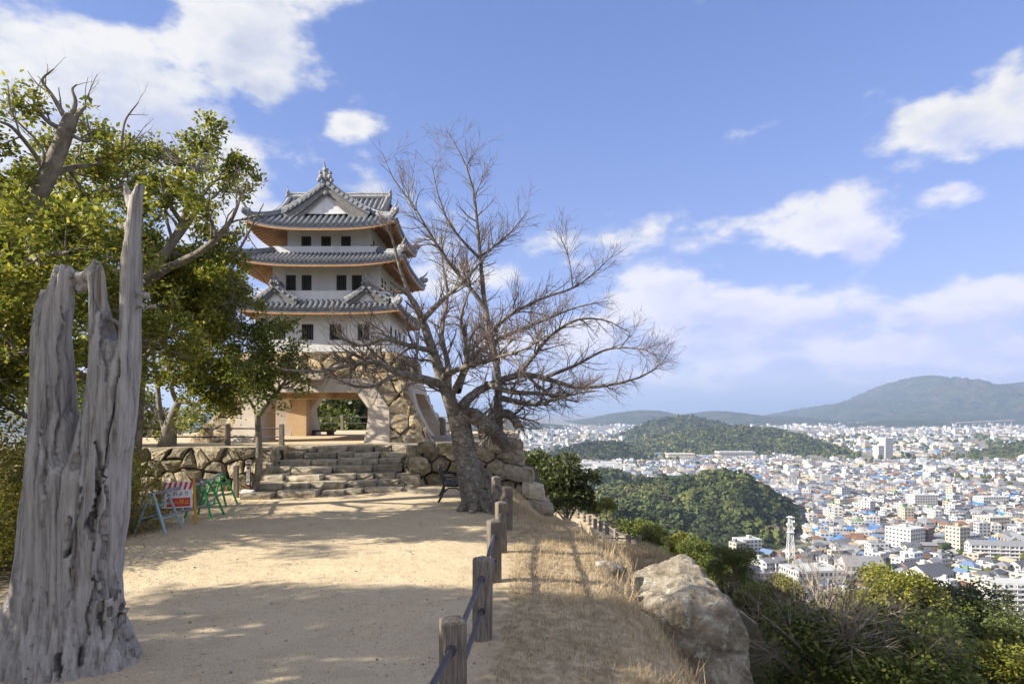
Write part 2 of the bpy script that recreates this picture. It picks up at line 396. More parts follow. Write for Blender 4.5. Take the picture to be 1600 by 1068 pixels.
nmat('bark_cherry', [(.075, .062, .05), (.17, .15, .125), (.25, .22, .19)], 7, (1, 1, 1.6), detail=8, rough=.95, bump=.9, bscale=16, bdist=.03, c2=(.33, .34, .29), c2s=11, c2r=(.54, .64))
nmat('bark_twig', [(.12, .09, .075), (.21, .16, .14)], 5, rough=.9, bump=0)
nmat('bark_oak', [(.1, .085, .065), (.2, .175, .14), (.3, .27, .23)], 6, (1, 1, .7), detail=8, rough=.95, bump=.8, bscale=14, bdist=.03, c2=(.13, .14, .045), c2s=2.4, c2r=(.55, .7))
nmat('bark_forest', [(.22, .18, .14), (.4, .34, .28)], 3, rough=.95, bump=.4)
nmat('heartwood', [(.3, .22, .1), (.5, .4, .22)], 14, rough=.9, bump=.3)
leafmat('leaf_oak', [(.09, .115, .018), (.18, .21, .03), (.3, .31, .045), (.44, .39, .06)], .48, .38)
leafmat('leaf_oak_deep', [(.055, .085, .016), (.12, .16, .024), (.2, .23, .034), (.3, .3, .05)], .45, .38)
leafmat('leaf_shrub', [(.1, .11, .018), (.2, .21, .03), (.3, .28, .04), (.4, .26, .055)], .4, .5)
leafmat('leaf_dark', [(.04, .055, .017), (.075, .095, .025), (.125, .14, .036)], .3, .45, .2)
leafmat('leaf_forest', [(.045, .065, .016), (.085, .115, .024), (.14, .16, .03), (.2, .2, .04)], .3, .5, .25)
leafmat('leaf_yellow', [(.09, .11, .02), (.16, .18, .028), (.25, .25, .04), (.32, .29, .05)], .3, .5, .2)
leafmat('leaf_brown', [(.1, .06, .03), (.16, .1, .055), (.22, .15, .09)], .2, .7, .2)
leafmat('dry_grass_blade', [(.34, .25, .15), (.48, .38, .24), (.62, .52, .34), (.4, .25, .12)], .3, .8)
leafmat('fallen_leaf', [(.16, .08, .03), (.26, .15, .06), (.12, .08, .04)], .1, .8)
def solid(name, c, rough=.6, metal=0, bump=0):
    d = tuple(v * .86 for v in c); return nmat(name, [d, c], 6, rough=rough, bump=bump, metal=metal)
solid('paint_white', (.78, .77, .75)); solid('paint_red', (.6, .04, .05)); solid('paint_green', (.03, .3, .1)); solid('paint_orange', (.55, .27, .03))
solid('paint_bluegrey', (.3, .42, .44)); solid('paint_yellow', (.75, .55, .06)); solid('paint_black', (.02, .02, .02)); solid('paint_brown', (.16, .07, .05))
solid('bench_iron', (.03, .03, .032), .45); solid('bench_slat', (.09, .07, .06), .7); solid('grey_pipe', (.3, .29, .31), .5)
solid('bench_tan', (.4, .32, .22), .8); solid('steel_white', (.68, .69, .7), .5)

# ------------------------------------------------------------ castle hill
def rect_sd(x, y, x0, x1, y0, y1):
    cx, cy_ = (x0 + x1) / 2, (y0 + y1) / 2; qx = np.abs(x - cx) - (x1 - x0) / 2; qy = np.abs(y - cy_) - (y1 - y0) / 2
    return np.hypot(np.maximum(qx, 0), np.maximum(qy, 0)) + np.minimum(np.maximum(qx, qy), 0)
def H(x, y):
    x = np.asarray(x, float); y = np.asarray(y, float)
    wob = (fbm(x * .45, y * .45, 3, 3) - .5) * .5
    s1 = rect_sd(x, y, -34, 1.3, -30, 38) + wob
    s = np.maximum(s1, 0)
    soft = np.where(s < .5, -.5 * s, np.where(s < 3, -.25 - 1.5 * (s - .5), -4.0 - .95 * (s - 3)))
    hard = np.where(s < 1.6, -3.6 * s, -5.8 - .85 * (s - 1.6))
    k = sstep(y, 13.5, 17.5); prof = soft * (1 - k) + hard * k
    prof = np.where(s > 45, np.maximum(prof, -43 - .55 * (s - 45)) - 0, prof)
    s2 = rect_sd(x, y, -40, 9.2, 33, 78); zt = -7.1 - .08 * (y - 46)
    t2 = zt - .72 * np.maximum(s2, 0) - np.where(s2 > 40, 0, 0)
    z = np.maximum(prof, np.where(y > 25, t2, -999))
    z = z - .75 * sstep(y, 14.5, 18.5) * sstep(x, -.15, 1.0) * (s1 < .6)
    rise = .12 * sstep(y, 15, 20) * sstep(x, -6, -2) * (s1 < 0)
    hump = -.12 * sstep(x, -.1, 1.2) * (s1 < .5)                      # the grass verge falls a little towards the edge
    z = z + rise + hump + (fbm(x * .5 + 40, y * .5, 5, 4) - .5) * (.07 + .5 * sstep(s1, 0, 4)) + (fbm(x * 2.3, y * 2.3, 8, 3) - .5) * .025
    rough = (fbm(x * .07, y * .07, 11, 4) - .5) * 9 * sstep(np.minimum(s1, s2), 12, 60)
    return np.maximum(z + rough, -115.0)
def axis(breaks):
    out = []
    for a, b, st in breaks: out += list(np.arange(a, b, st))
    return np.array(out + [breaks[-1][1]])
xs = axis([(-320, -60, 8), (-60, -16, 2), (-16, -8, .5), (-8, 4, .2), (4, 12, .4), (12, 60, 2), (60, 330, 7)])
ys = axis([(-120, -12, 6), (-12, 3, 1), (3, 22, .2), (22, 36, .6), (36, 80, 1), (80, 140, 3), (140, 420, 8)])
X, Y = np.meshgrid(xs, ys); Z = H(X, Y)
Q = np.arange(X.size).reshape(X.shape); Q = np.stack([Q[:-1, :-1], Q[:-1, 1:], Q[1:, 1:], Q[1:, :-1]], -1).reshape(-1, 4)
me = npmesh('castle_hill', np.stack([X, Y, Z], -1), Q)
FX = [(-.75, -6), (-.42, 4.87), (-.30, 6.9), (-.24, 9.16), (-.18, 11.1), (-.09, 13.2), (-.35, 15.06), (-.6, 16.7), (-.85, 18.3)]
fx = np.interp(Y, [p[1] for p in FX], [p[0] for p in FX])
left = np.interp(Y, [-10, 6, 9, 14, 17, 19], [-6, -5.6, -6.3, -7.4, -7.6, -7.6])
wv = (fbm(X * .8, Y * .8, 21, 4) - .5) * 1.2
pathm = sstep(fx + .12 - X + wv * .5, -.1, .35) * sstep(X - left + wv, -.3, .5) * (Y < 21.6)
terr = sstep(9.2 - X, .1, 1.5) * sstep(Y, 46, 47.5) * sstep(79 - Y, 1, 2) * sstep(X, 2, 4)
plat = ((X > -16) & (X < .5) & (Y > 19) & (Y < 38)).astype(float)
s1 = rect_sd(X, Y, -34, 1.3, -30, 38); s2 = rect_sd(X, Y, -40, 9.2, 33, 78)
grass = np.clip(sstep(3.2 - s1, 0, 1.5) * (X > -2) * (Y < 24) + sstep(6 - s2, 0, 4) * (Y > 33) * (X > 2), 0, 1)
at = me.attributes.new('cover', 'FLOAT_COLOR', 'POINT')
colr = np.stack([np.clip(pathm + terr + plat, 0, 1), grass, np.zeros_like(X), np.ones_like(X)], -1).astype(np.float32)
at.data.foreach_set('color', colr.ravel())
m, nt, b = material('hill_ground')
pos = nt.new('ShaderNodeNewGeometry').outputs['Position']
ac = nt.new('ShaderNodeAttribute', attribute_name='cover'); sc = nt.new('ShaderNodeSeparateColor'); nt.l.new(ac.outputs['Color'], sc.inputs[0])
fine = nt.noise(pos, 55, 4, .7); mid = nt.noise(pos, 6, 6, .6); big = nt.noise(pos, .9, 4, .5); trk = nt.noise(pos, 1.9, 7, .7)
sand = nt.mix(nt.smooth(fine, .3, .7), c4((.43, .335, .205)), c4((.66, .55, .375)))
sand = nt.mix(nt.m('MULTIPLY', nt.smooth(mid, .5, .72), .4), sand, c4((.41, .315, .2)))
sand = nt.mix(nt.m('MULTIPLY', nt.smooth(big, .45, .7), .35), sand, c4((.66, .55, .38)))
sand = nt.mix(nt.m('MULTIPLY', nt.smooth(trk, .5, .68), .38), sand, c4((.4, .31, .205)))
peb = nt.new('ShaderNodeTexVoronoi'); nt.l.new(pos, peb.inputs['Vector']); peb.inputs['Scale'].default_value = 42
sand = nt.mix(nt.m('MULTIPLY', nt.m('LESS_THAN', peb.outputs['Distance'], .2), .35), sand, c4((.24, .19, .13)))
dry = nt.mix(nt.smooth(mid, .35, .65), c4((.34, .26, .16)), c4((.58, .47, .31)))
dry = nt.mix(nt.m('MULTIPLY', nt.smooth(fine, .45, .75), .5), dry, c4((.2, .15, .08)))
dry = nt.mix(nt.m('MULTIPLY', nt.smooth(nt.noise(pos, 2.4, 4, .6), .6, .75), .45), dry, c4((.11, .14, .04)))
soil = nt.mix(mid, c4((.05, .04, .022)), c4((.12, .1, .055)))
col = nt.mix(sc.outputs[1], soil, dry); col = nt.mix(sc.outputs[0], col, sand)
nt.l.new(col, b.inputs['Base Color']); b.inputs['Roughness'].default_value = .95; b.inputs['Specular IOR Level'].default_value = .15
bp = nt.new('ShaderNodeBump'); bp.inputs['Strength'].default_value = .7; bp.inputs['Distance'].default_value = .015
hh = nt.m('ADD', nt.m('MULTIPLY', fine, .6), nt.m('ADD', nt.m('MULTIPLY', mid, 2.6), nt.m('MULTIPLY', peb.outputs['Distance'], .3)))
nt.l.new(hh, bp.inputs['Height']); nt.l.new(bp.outputs[0], b.inputs['Normal'])
setp(mk('castle_hill', me, 'hill_ground', smooth=True), 'castle hilltop of sandy gravel path and dry grass verge', kind='structure')

# ------------------------------------------------------------ the plain of the town, out to the horizon
TZ = -113.0
m, nt, b = material('town_ground')
pos = nt.new('ShaderNodeNewGeometry').outputs['Position']
a1 = nt.noise(pos, .012, 6, .6); a2 = nt.noise(pos, .0022, 5, .6); a3 = nt.noise(pos, .05, 4, .6)
col = nt.ramp(a1, [(.35, (.13, .13, .13)), (.48, (.24, .22, .19)), (.58, (.11, .12, .07)), (.68, (.3, .26, .2))])
col = nt.mix(nt.smooth(a2, .5, .64), col, c4((.28, .22, .13)))
col = nt.mix(nt.m('MULTIPLY', nt.smooth(a3, .5, .7), .5), col, c4((.08, .09, .045)))
nt.l.new(col, b.inputs['Base Color']); b.inputs['Roughness'].default_value = .95
S = 45000
setp(mk('town_plain', mesh('town_plain', [(-S, -S, TZ), (S, -S, TZ), (S, S, TZ), (-S, S, TZ)], [(0, 1, 2, 3)]), 'town_ground'), 'flat plain under the town', kind='structure')

# ------------------------------------------------------------ mountains and wooded hills
def hillmat(name, cols, sc, bd):
    m, nt, b = material(name); pos = nt.new('ShaderNodeNewGeometry').outputs['Position']
    f = nt.noise(pos, sc, 9, .68); g = nt.noise(pos, sc * .17, 5, .6)
    col = nt.ramp(f, [(.32 + .36 * i / (len(cols) - 1), c) for i, c in enumerate(cols)])
    col = nt.mix(nt.m('MULTIPLY', nt.smooth(g, .5, .66), .6), col, c4((.12, .085, .045)))
    nt.l.new(col, b.inputs['Base Color']); b.inputs['Roughness'].default_value = 1; b.inputs['Specular IOR Level'].default_value = .05
    bp = nt.new('ShaderNodeBump'); bp.inputs['Strength'].default_value = 1; bp.inputs['Distance'].default_value = bd
    nt.l.new(nt.noise(pos, sc * 2.2, 8, .7), bp.inputs['Height']); nt.l.new(bp.outputs[0], b.inputs['Normal'])
hillmat('mountain_wood', [(.02, .034, .016), (.045, .065, .025), (.08, .09, .038), (.15, .12, .07)], .009, 55)
hillmat('hill_wood', [(.025, .042, .014), (.05, .07, .02), (.085, .1, .028), (.13, .12, .045)], .05, 6)
def ridge(name, pts, D, w_near, w_far, base=TZ - 3, mat='mountain_wood', na=220, nd=60, nz=.25, seed=1, nfreq=1.0, label=None, radial=False):
    """a range: skyline given by photo pixels at distance D, falling to the plain on both sides"""
    px = np.array([p[0] for p in pts], float); pz = CZ + (HZ - np.array([p[1] for p in pts], float)) / F * D
    xs = np.linspace(px[0], px[-1], na); t = np.linspace(-1, 1, nd)
    zr = np.interp(xs, px, pz); k = np.ones(5) / 5; zr = np.convolve(np.pad(zr, 2, mode='edge'), k, 'valid')
    XX, TT = np.meshgrid(xs, t); ZR = np.broadcast_to(zr, XX.shape)
    DD = D + np.where(TT < 0, TT * w_near, TT * w_far); wx = (XX - 800) / F * D       # spread sideways at the ridge's own distance
    if radial: wx = wx * np.where(TT < 0, DD / D, 1)
    prof = np.cos(np.clip(np.abs(TT), 0, 1) * math.pi / 2) ** 1.25
    n = np.abs(fbm(wx / D * 22 * nfreq, DD / D * 22 * nfreq, seed, 5) - .5) * 2
    prof2 = prof * (1 - nz * n * np.clip(np.abs(TT) * 1.8, 0.03, 1) * 1.6)
    ZZ = base + (ZR - base) * np.clip(prof2, 0, 1.2)
    Q = np.arange(XX.size).reshape(XX.shape); Q = np.stack([Q[:-1, :-1], Q[:-1, 1:], Q[1:, 1:], Q[1:, :-1]], -1).reshape(-1, 4)
    o = mk(name, npmesh(name, np.stack([wx, DD, ZZ], -1), Q), mat, smooth=True); setp(o, label, kind='structure')
    return np.stack([wx, DD, ZZ], -1)
ridge('mountain', [(1150, 668), (1190, 664), (1240, 655), (1300, 633), (1360, 624), (1385, 616), (1402, 609), (1415, 599), (1428, 590), (1440, 586), (1452, 587), (1465, 592), (1485, 596), (1500, 602), (1525, 607), (1545, 602), (1562, 599), (1580, 600), (1600, 596), (1680, 590), (1780, 600), (1950, 640), (2300, 665)],
      7200, 2700, 2500, seed=3, nz=.62, nfreq=2.6, na=360, nd=120, label='high blue mountain with a pointed peak beyond the town')
ridge('mountain', [(560, 668), (700, 662), (800, 660), (870, 663), (920, 655), (960, 645), (1000, 640), (1030, 641), (1060, 650), (1090, 645), (1120, 641), (1150, 644), (1190, 651), (1230, 649), (1270, 656), (1330, 662), (1450, 668)],
      6200, 1500, 1800, seed=5, nz=.55, nfreq=2.4, na=300, nd=80, label='long low blue mountain range behind the wooded hills')
ridge('mountain', [(-900, 650), (-500, 630), (-200, 634), (0, 640), (140, 634), (220, 641), (270, 642), (305, 646), (330, 655), (400, 662), (520, 664), (640, 662), (760, 655), (800, 657), (850, 661), (900, 668)],
      4300, 1000, 1400, seed=9, nz=.3, na=180, nd=40, label='blue hills seen beyond the tower and trees')
ridge('mountain', [(700, 667), (800, 659), (880, 661), (1000, 655), (1200, 650), (1350, 648), (1500, 640), (1700, 645), (2000, 660)], 11500, 1500, 1500, seed=15, na=160, nd=30, label='faint far mountain range at the horizon')
hillA = ridge('wooded_hill', [(962, 690), (1000, 668), (1035, 655), (1070, 651), (1100, 656), (1130, 664), (1170, 690)], 2700, 330, 400, mat='hill_wood', seed=21, na=120, nd=50, label='dark rounded wooded hill in the middle distance')
hillB = ridge('wooded_hill', [(955, 708), (1000, 690), (1050, 681), (1100, 672), (1160, 668), (1210, 672), (1250, 682), (1275, 695), (1300, 712)], 2050, 330, 300, mat='hill_wood', seed=23, na=160, nd=60, nz=.4, label='broad sunlit wooded hill with quarry road in middle distance')
hillC = ridge('wooded_hill', [(850, 716), (880, 703), (905, 696), (935, 692), (965, 693), (985, 699), (1008, 716)], 1640, 110, 120, mat='hill_wood', seed=25, na=90, nd=40, label='small dark wooded hill rising from the town')
hillR = ridge('wooded_hill', [(1530, 716), (1560, 703), (1590, 694), (1640, 688), (1720, 690), (1800, 716)], 1700, 110, 140, mat='hill_wood', seed=27, na=90, nd=40, label='wooded knoll beside the houses on the plain')
hillF = ridge('wooded_hill', [(1230, 672), (1330, 662), (1420, 655), (1480, 660), (1560, 667)], 4700, 500, 500, seed=29, na=120, nd=30, label='low dark foothill under the high mountain')
hillN = ridge('wooded_hill', [(860, 800), (905, 784), (950, 765), (1000, 756), (1050, 750), (1090, 746), (1130, 741), (1160, 741), (1190, 760), (1225, 784), (1255, 806), (1290, 836)], 760, 230, 90, mat='hill_wood', radial=True, seed=31, na=160, nd=70, nz=.2, label='near wooded hill of rounded evergreen crowns above the town')
hillS = ridge('wooded_hill', [(800, 800), (860, 796), (900, 790), (940, 797), (980, 808), (1030, 822), (1080, 840), (1120, 866), (1140, 900)], 450, 150, 230, mat='hill_wood', seed=35, na=120, nd=60, nz=.2, label='wooded saddle joining the castle hill to the near hill')
hillM = ridge('wooded_hill', [(895, 765), (915, 748), (940, 738), (965, 737), (985, 746), (1000, 765)], 1010, 70, 60, mat='hill_wood', seed=33, na=60, nd=30, label='small round wooded mound behind the near hill')
# ------------------------------------------------------------ castle tower
TX, TY, PZ = -6.83, 27.0, 1.2
tower = thing('castle_tower', 'three storey white castle tower with grey tiled roofs on arched stone base', 'castle', (TX, TY, PZ))
def rot(k, x, y, z):                       # face k of the tower: 0 front, 1 right, 2 back, 3 left
    c, s = ((1, 0), (0, 1), (-1, 0), (0, -1))[k]
    return (TX + x * c - y * s, TY + x * s + y * c, z)
def hwz(z): return float(np.interp(z, [.7, 1.2, 1.6, 2.1, 2.7, 3.4, 4.4], [4.3, 4.0, 3.7, 3.42, 3.15, 2.93, 2.76]))
BT = 4.37
base = mk('stone_base', mesh('e', [], []), None, tower)
mb = MB(); lv = [.7, 1.2, 1.6, 2.1, 2.7, 3.2]
for sx_ in (-1, 1):
    for sy_ in (-1, 1):
        V = []
        for z in lv:
            o = hwz(z) - .1
            for a, b in ((2.1, 2.1), (o, 2.1), (o, o), (2.1, o)): V.append((TX + sx_ * a, TY + sy_ * b, z))
        Fc = [tuple(range(4)), tuple(range(len(V) - 4, len(V)))]
        for i in range(len(lv) - 1):
            for j in range(4): Fc.append((i * 4 + j, i * 4 + (j + 1) % 4, i * 4 + 4 + (j + 1) % 4, i * 4 + 4 + j))
        mb.add(V, Fc)
V = []
for z in (3.2, 3.5, 4.0, BT):
    o = hwz(z) - .1
    V += [(TX - o, TY - o, z), (TX + o, TY - o, z), (TX + o, TY + o, z), (TX - o, TY + o, z)]
mb.add(V, [(0, 3, 2, 1), (12, 13, 14, 15)] + [(i * 4 + j, i * 4 + (j + 1) % 4, i * 4 + 4 + (j + 1) % 4, i * 4 + 4 + j) for i in range(3) for j in range(4)])
base.data = mb.me('stone_base'); base.data.materials.append(MATS['joint_earth'])
FO = lambda z: float(np.interp(z, [.8, 1.2, 2.36, 3.15, 3.4], [2.75, 2.72, 2.58, 1.98, 1.95]))   # outer edge of the concrete frame
FI = lambda z: float(np.interp(z, [.8, 1.2, 2.3, 2.92], [1.86, 1.86, 1.9, 1.4]))                 # opening
for k in range(4):
    zc = 3.36
    def to3(u, z, h, k=k): return rot(k, u, -(hwz(z) + h), z)
    for box, cw, ch in (((-2.85, 2.85, zc, BT - .02), .44, .3), ((2.0, 4.2, .85, zc), .55, .42), ((-4.2, -2.0, .85, zc), .55, .42)):
        for poly in voronoi(scatter(box, cw, ch), box, 1.25):
            if len(poly) < 3: continue
            cz = sum(p[1] for p in poly) / len(poly); cu = sum(p[0] for p in poly) / len(poly)
            lim = hwz(cz) - .02
            poly = clip_half(poly, 1, 0, lim); poly = clip_half(poly, -1, 0, lim) if len(poly) > 2 else poly
            if box[2] < 1 and len(poly) > 2:
                g = FO(cz) - .12; poly = clip_half(poly, -1, 0, -g) if cu > 0 else clip_half(poly, 1, 0, -g)
            if len(poly) < 3: continue
            me = stone(poly, to3, .012, .14, .07)
            if me: mk('stone', me, 'stone_tan', base)
    # corner blocks overlap neatly because every face is bounded by its own batter
    zz = [.9, 1.2, 1.6, 2.0, 2.36, 2.6, 2.92]; V = []; Fc = []
    yb = -2.5; fr = MB()
    for s in (-1, 1):
        V = []
        for z in zz:
            yo = -(hwz(z) + .12)
            V += [rot(k, s * FI(z), yo, z), rot(k, s * FO(z), yo, z), rot(k, s * FO(z), yb, z), rot(k, s * FI(z), yb, z)]
        fr.add(V, [(i * 4 + j, i * 4 + (j + 1) % 4, i * 4 + 4 + (j + 1) % 4, i * 4 + 4 + j) for i in range(len(zz) - 1) for j in range(4)])
    V = []
    for z in (2.92, 3.15, 3.4):
        yo = -(hwz(z) + .12); o = FO(z)
        V += [rot(k, -o, yo, z), rot(k, o, yo, z), rot(k, o, yb, z), rot(k, -o, yb, z)]
    fr.add(V, [(0, 1, 2, 3), (8, 9, 10, 11)] + [(i * 4 + j, i * 4 + (j + 1) % 4, i * 4 + 4 + (j + 1) % 4, i * 4 + 4 + j) for i in range(2) for j in range(4)])
    fr.ob('arch_frame', 'concrete', tower)
mb = MB()
for sx_ in (-1, 1):
    for sy_ in (-1, 1): mb.box((TX + sx_ * 2.28, TY + sy_ * 2.28, 2.0), (.82, .82, 2.2))
mb.box((TX, TY, 3.06), (5.0, 5.0, .24)); mb.box((TX, TY, 2.84), (.3, 4.96, .2)); mb.box((TX, TY - .9, 2.83), (4.96, .26, .18)); mb.box((TX, TY + 1.2, 2.83), (4.96, .26, .18))
mb.ob('vault', 'concrete_inner', tower)
mb = MB(); mb.box((TX - .2, TY - 3.2, 3.52), (.85, .5, .34)); mb.ob('plaque_box', 'concrete', tower)
mb = MB(); mb.box((TX + 1.84, TY - 3.2, 2.15), (.08, .1, .3)); mb.box((TX + 1.84, TY - 3.27, 2.1), (.06, .05, .12), mi=1); mb.ob('wall_fixture', ['frame_dark', 'paint_red'], tower)

def wall(hw, z0, z1, wins, name='wall'):
    """four plaster faces with recessed barred windows; wins: (x centre, z0, z1, width)"""
    mb = MB()
    for k in range(4):
        X_ = sorted({-hw, hw} | {w_[0] - w_[3] / 2 for w_ in wins} | {w_[0] + w_[3] / 2 for w_ in wins}); Z_ = sorted({z0, z1} | {w_[1] for w_ in wins} | {w_[2] for w_ in wins})
        for i in range(len(X_) - 1):
            for j in range(len(Z_) - 1):
                xm, zm = (X_[i] + X_[i + 1]) / 2, (Z_[j] + Z_[j + 1]) / 2
                if any(abs(xm - w_[0]) < w_[3] / 2 and w_[1] < zm < w_[2] for w_ in wins): continue
                mb.add([rot(k, X_[i], -hw, Z_[j]), rot(k, X_[i + 1], -hw, Z_[j]), rot(k, X_[i + 1], -hw, Z_[j + 1]), rot(k, X_[i], -hw, Z_[j + 1])], [(0, 1, 2, 3)])
        for (xc, a, b, ww) in wins:
            x0, x1 = xc - ww / 2, xc + ww / 2; d = -hw + .11
            q = [(x0, a), (x1, a), (x1, b), (x0, b)]
            mb.add([rot(k, x, -hw, z) for x, z in q] + [rot(k, x, d, z) for x, z in q], [(i, (i + 1) % 4, 4 + (i + 1) % 4, 4 + i) for i in range(4)])
    w_o = mb.ob(name, 'plaster', tower)
    for k in range(4):
        for (xc, a, b, ww) in wins:
            m2 = MB(); x0, x1 = xc - ww / 2, xc + ww / 2; d = -hw + .105
            m2.add([rot(k, x0, d, a), rot(k, x1, d, a), rot(k, x1, d, b), rot(k, x0, d, b)], [(0, 1, 2, 3)])
            wo = m2.ob('window', 'window_dark', tower)
            m3 = MB(); e = .035
            def bx(xa, xb, za, zb, dep=.06):
                V = [rot(k, x, y, z) for y in (-hw + .012, -hw + .012 + dep) for x, z in ((xa, za), (xb, za), (xb, zb), (xa, zb))]
                m3.add(V, [(0, 1, 2, 3), (7, 6, 5, 4), (0, 4, 5, 1), (1, 5, 6, 2), (2, 6, 7, 3), (3, 7, 4, 0)])
            bx(x0, x0 + e, a, b); bx(x1 - e, x1, a, b); bx(x0 + e, x1 - e, b - e, b); bx(x0 + e, x1 - e, a, a + e)
            nb = 4
            for i in range(nb):
                xb = x0 + (x1 - x0) * (i + 1) / (nb + 1); bx(xb - .012, xb + .012, a + e, b - e, .03)
            m3.ob('bars', 'frame_dark', wo)
    return w_o
def zat(y, d): return CZ + (HZ - y) / F * d
def xat(x, d): return (x - 800) / F * d - TX
d1, d2, d3 = TY - 2.33, TY - 1.95, TY - 1.54
wall(2.33, BT - .01, 6.6, [(xat(x, d1), zat(531, d1), zat(506, d1), .43) for x in (437, 480.5, 524, 568)])
wall(1.95, 6.4, 8.3, [(xat(x, d2), zat(453.5, d2), zat(429.5, d2), .37) for x in (454.5, 479, 533.5, 557.5)])
wall(1.54, 8.1, 9.5, [(xat(x, d3), zat(385.5, d3), zat(369, d3), .37) for x in (478.5, 509.5, 540.5)])

def roof(ro, zo, ri, zi, up, pitch, gables=False, rot_first=True):
    """hipped skirt roof: eave half width ro at zo, top half width ri at zi, corner upsweep"""
    def zs(s, t): return zo + (zi - zo) * (t ** 1.18) + up * abs(s) ** 3.2 * (1 - t) ** 1.6
    def pt(k, s, t, h=0.0):
        w_ = ro + (ri - ro) * t; return rot(k, s * w_, -w_, zs(s, t) + h)
    ns, nt_ = 24, 6; top = MB()
    for k in range(4):
        V = [pt(k, -1 + 2 * i / ns, j / nt_) for j in range(nt_ + 1) for i in range(ns + 1)]
        top.add(V, [(j * (ns + 1) + i, j * (ns + 1) + i + 1, (j + 1) * (ns + 1) + i + 1, (j + 1) * (ns + 1) + i) for j in range(nt_) for i in range(ns)])
        V = []                                # the thick tile edge
        for i in range(ns + 1):
            s = -1 + 2 * i / ns; x, y, z = pt(k, s, 0); V += [(x, y, z), (x, y, z - .1)]
        top.add(V, [(2 * i, 2 * i + 1, 2 * i + 3, 2 * i + 2) for i in range(ns)])
    ro_o = top.ob('roof', 'tile', tower, smooth=False)
    # rolls of round tiles
    n = int(ro / pitch); stuff = MB()
    for k in range(4):
        for i in range(-n, n + 1):
            x = i * pitch
            if abs(x) > ro - .1: continue
            tmax = 1.0 if abs(x) <= ri else (ro - abs(x)) / (ro - ri)
            if tmax < .06: continue
            pts = []
            for j in range(6):
                t = tmax * j / 5; w_ = ro + (ri - ro) * t; pts.append(rot(k, x, -(w_ + (.05 if j == 0 else 0)), zs(x / w_, t) + .022))
            m2 = stuff if k == 2 else MB()
            m2.path(pts, [.058] * 6, 8); b0 = len(m2.V) - 48; m2.F.append(tuple(b0 + q for q in range(8))); m2.mi.append(0)
            if k != 2: m2.ob('roll_tile', 'tile', ro_o, smooth=False)
    o = stuff.ob('roll_tiles', 'tile', ro_o); o['kind'] = 'stuff'
    # hip ridges with end tiles
    for k in range(4):
        pts = []
        for j in range(10):
            t = j / 9; w_ = ro + .03 + (ri - ro) * t; z = zs(1, t) + .07 + .16 * max(0, 1 - t * 4) ** 2
            pts.append(rot(k, w_, -w_, z))
        hr = MB(); hr.path(pts, [.1] * 10, 6); hr.path([(p[0], p[1], p[2] + .1) for p in pts[1:]], [.06] * 9, 6); h_o = hr.ob('hip_ridge', 'tile', ro_o)
        e = MB(); p = pts[1]; e.ball((p[0], p[1], p[2] + .1), .12, 8, 5, sc=(1, 1, 1.2)); q = pts[0]
        e.ball((q[0], q[1], q[2] + .02), .1, 8, 5); e.path([(p[0], p[1], p[2] + .15), (q[0], q[1], q[2] + .26), (q[0] + (q[0] - p[0]) * .5, q[1] + (q[1] - p[1]) * .5, q[2] + .42)], [.05, .035, .01], 6)
        e.ob('end_tile', 'tile_edge', h_o)
    # soffit and rafters
    sf = MB(); rf = MB()
    for k in range(4):
        V = []
        wi = ri - .02 + .0; 
        for i in range(ns + 1):
            s = -1 + 2 * i / ns; a = pt(k, s, 0, -.1); c = rot(k, s * wi, -wi, zo + .18 + (zi - zo) * .42); V += [a, c]
        sf.add(V, [(2 * i, 2 * i + 2, 2 * i + 3, 2 * i + 1) for i in range(ns)])
        nr = int(2 * ro / .24)
        for i in range(nr + 1):
            x = -ro + .06 + (2 * ro - .12) * i / nr; s = x / ro; a = rot(k, x, -ro + .05, zs(s, 0) - .165); xi = max(-wi, min(wi, x * .9)); c = rot(k, xi if abs(x) > wi else x, -wi, zo + .08 + (zi - zo) * .42)
            rf.beam(a, c, .07, .1)
        for j in range(ns):
            s0, s1 = -1 + 2 * j / ns, -1 + 2 * (j + 1) / ns
            a = pt(k, s0, 0, -.135); b = pt(k, s1, 0, -.135); f = (ro - .03) / ro
            rf.beam((TX + (a[0] - TX) * f, TY + (a[1] - TY) * f, a[2]), (TX + (b[0] - TX) * f, TY + (b[1] - TY) * f, b[2]), .05, .07)
    sf.ob('soffit', 'cedar', ro_o); r_o = rf.ob('rafters', 'cedar', ro_o); r_o['kind'] = 'stuff'
    # flashing band where the roof meets the wall above
    fb = MB()
    for k in range(4): fb.beam(rot(k, -ri - .03, -ri - .03, zi + .03), rot(k, ri + .03, -ri - .03, zi + .03), .1, .13)
    fb.ob('flashing', 'tile', ro_o)
    return ro_o
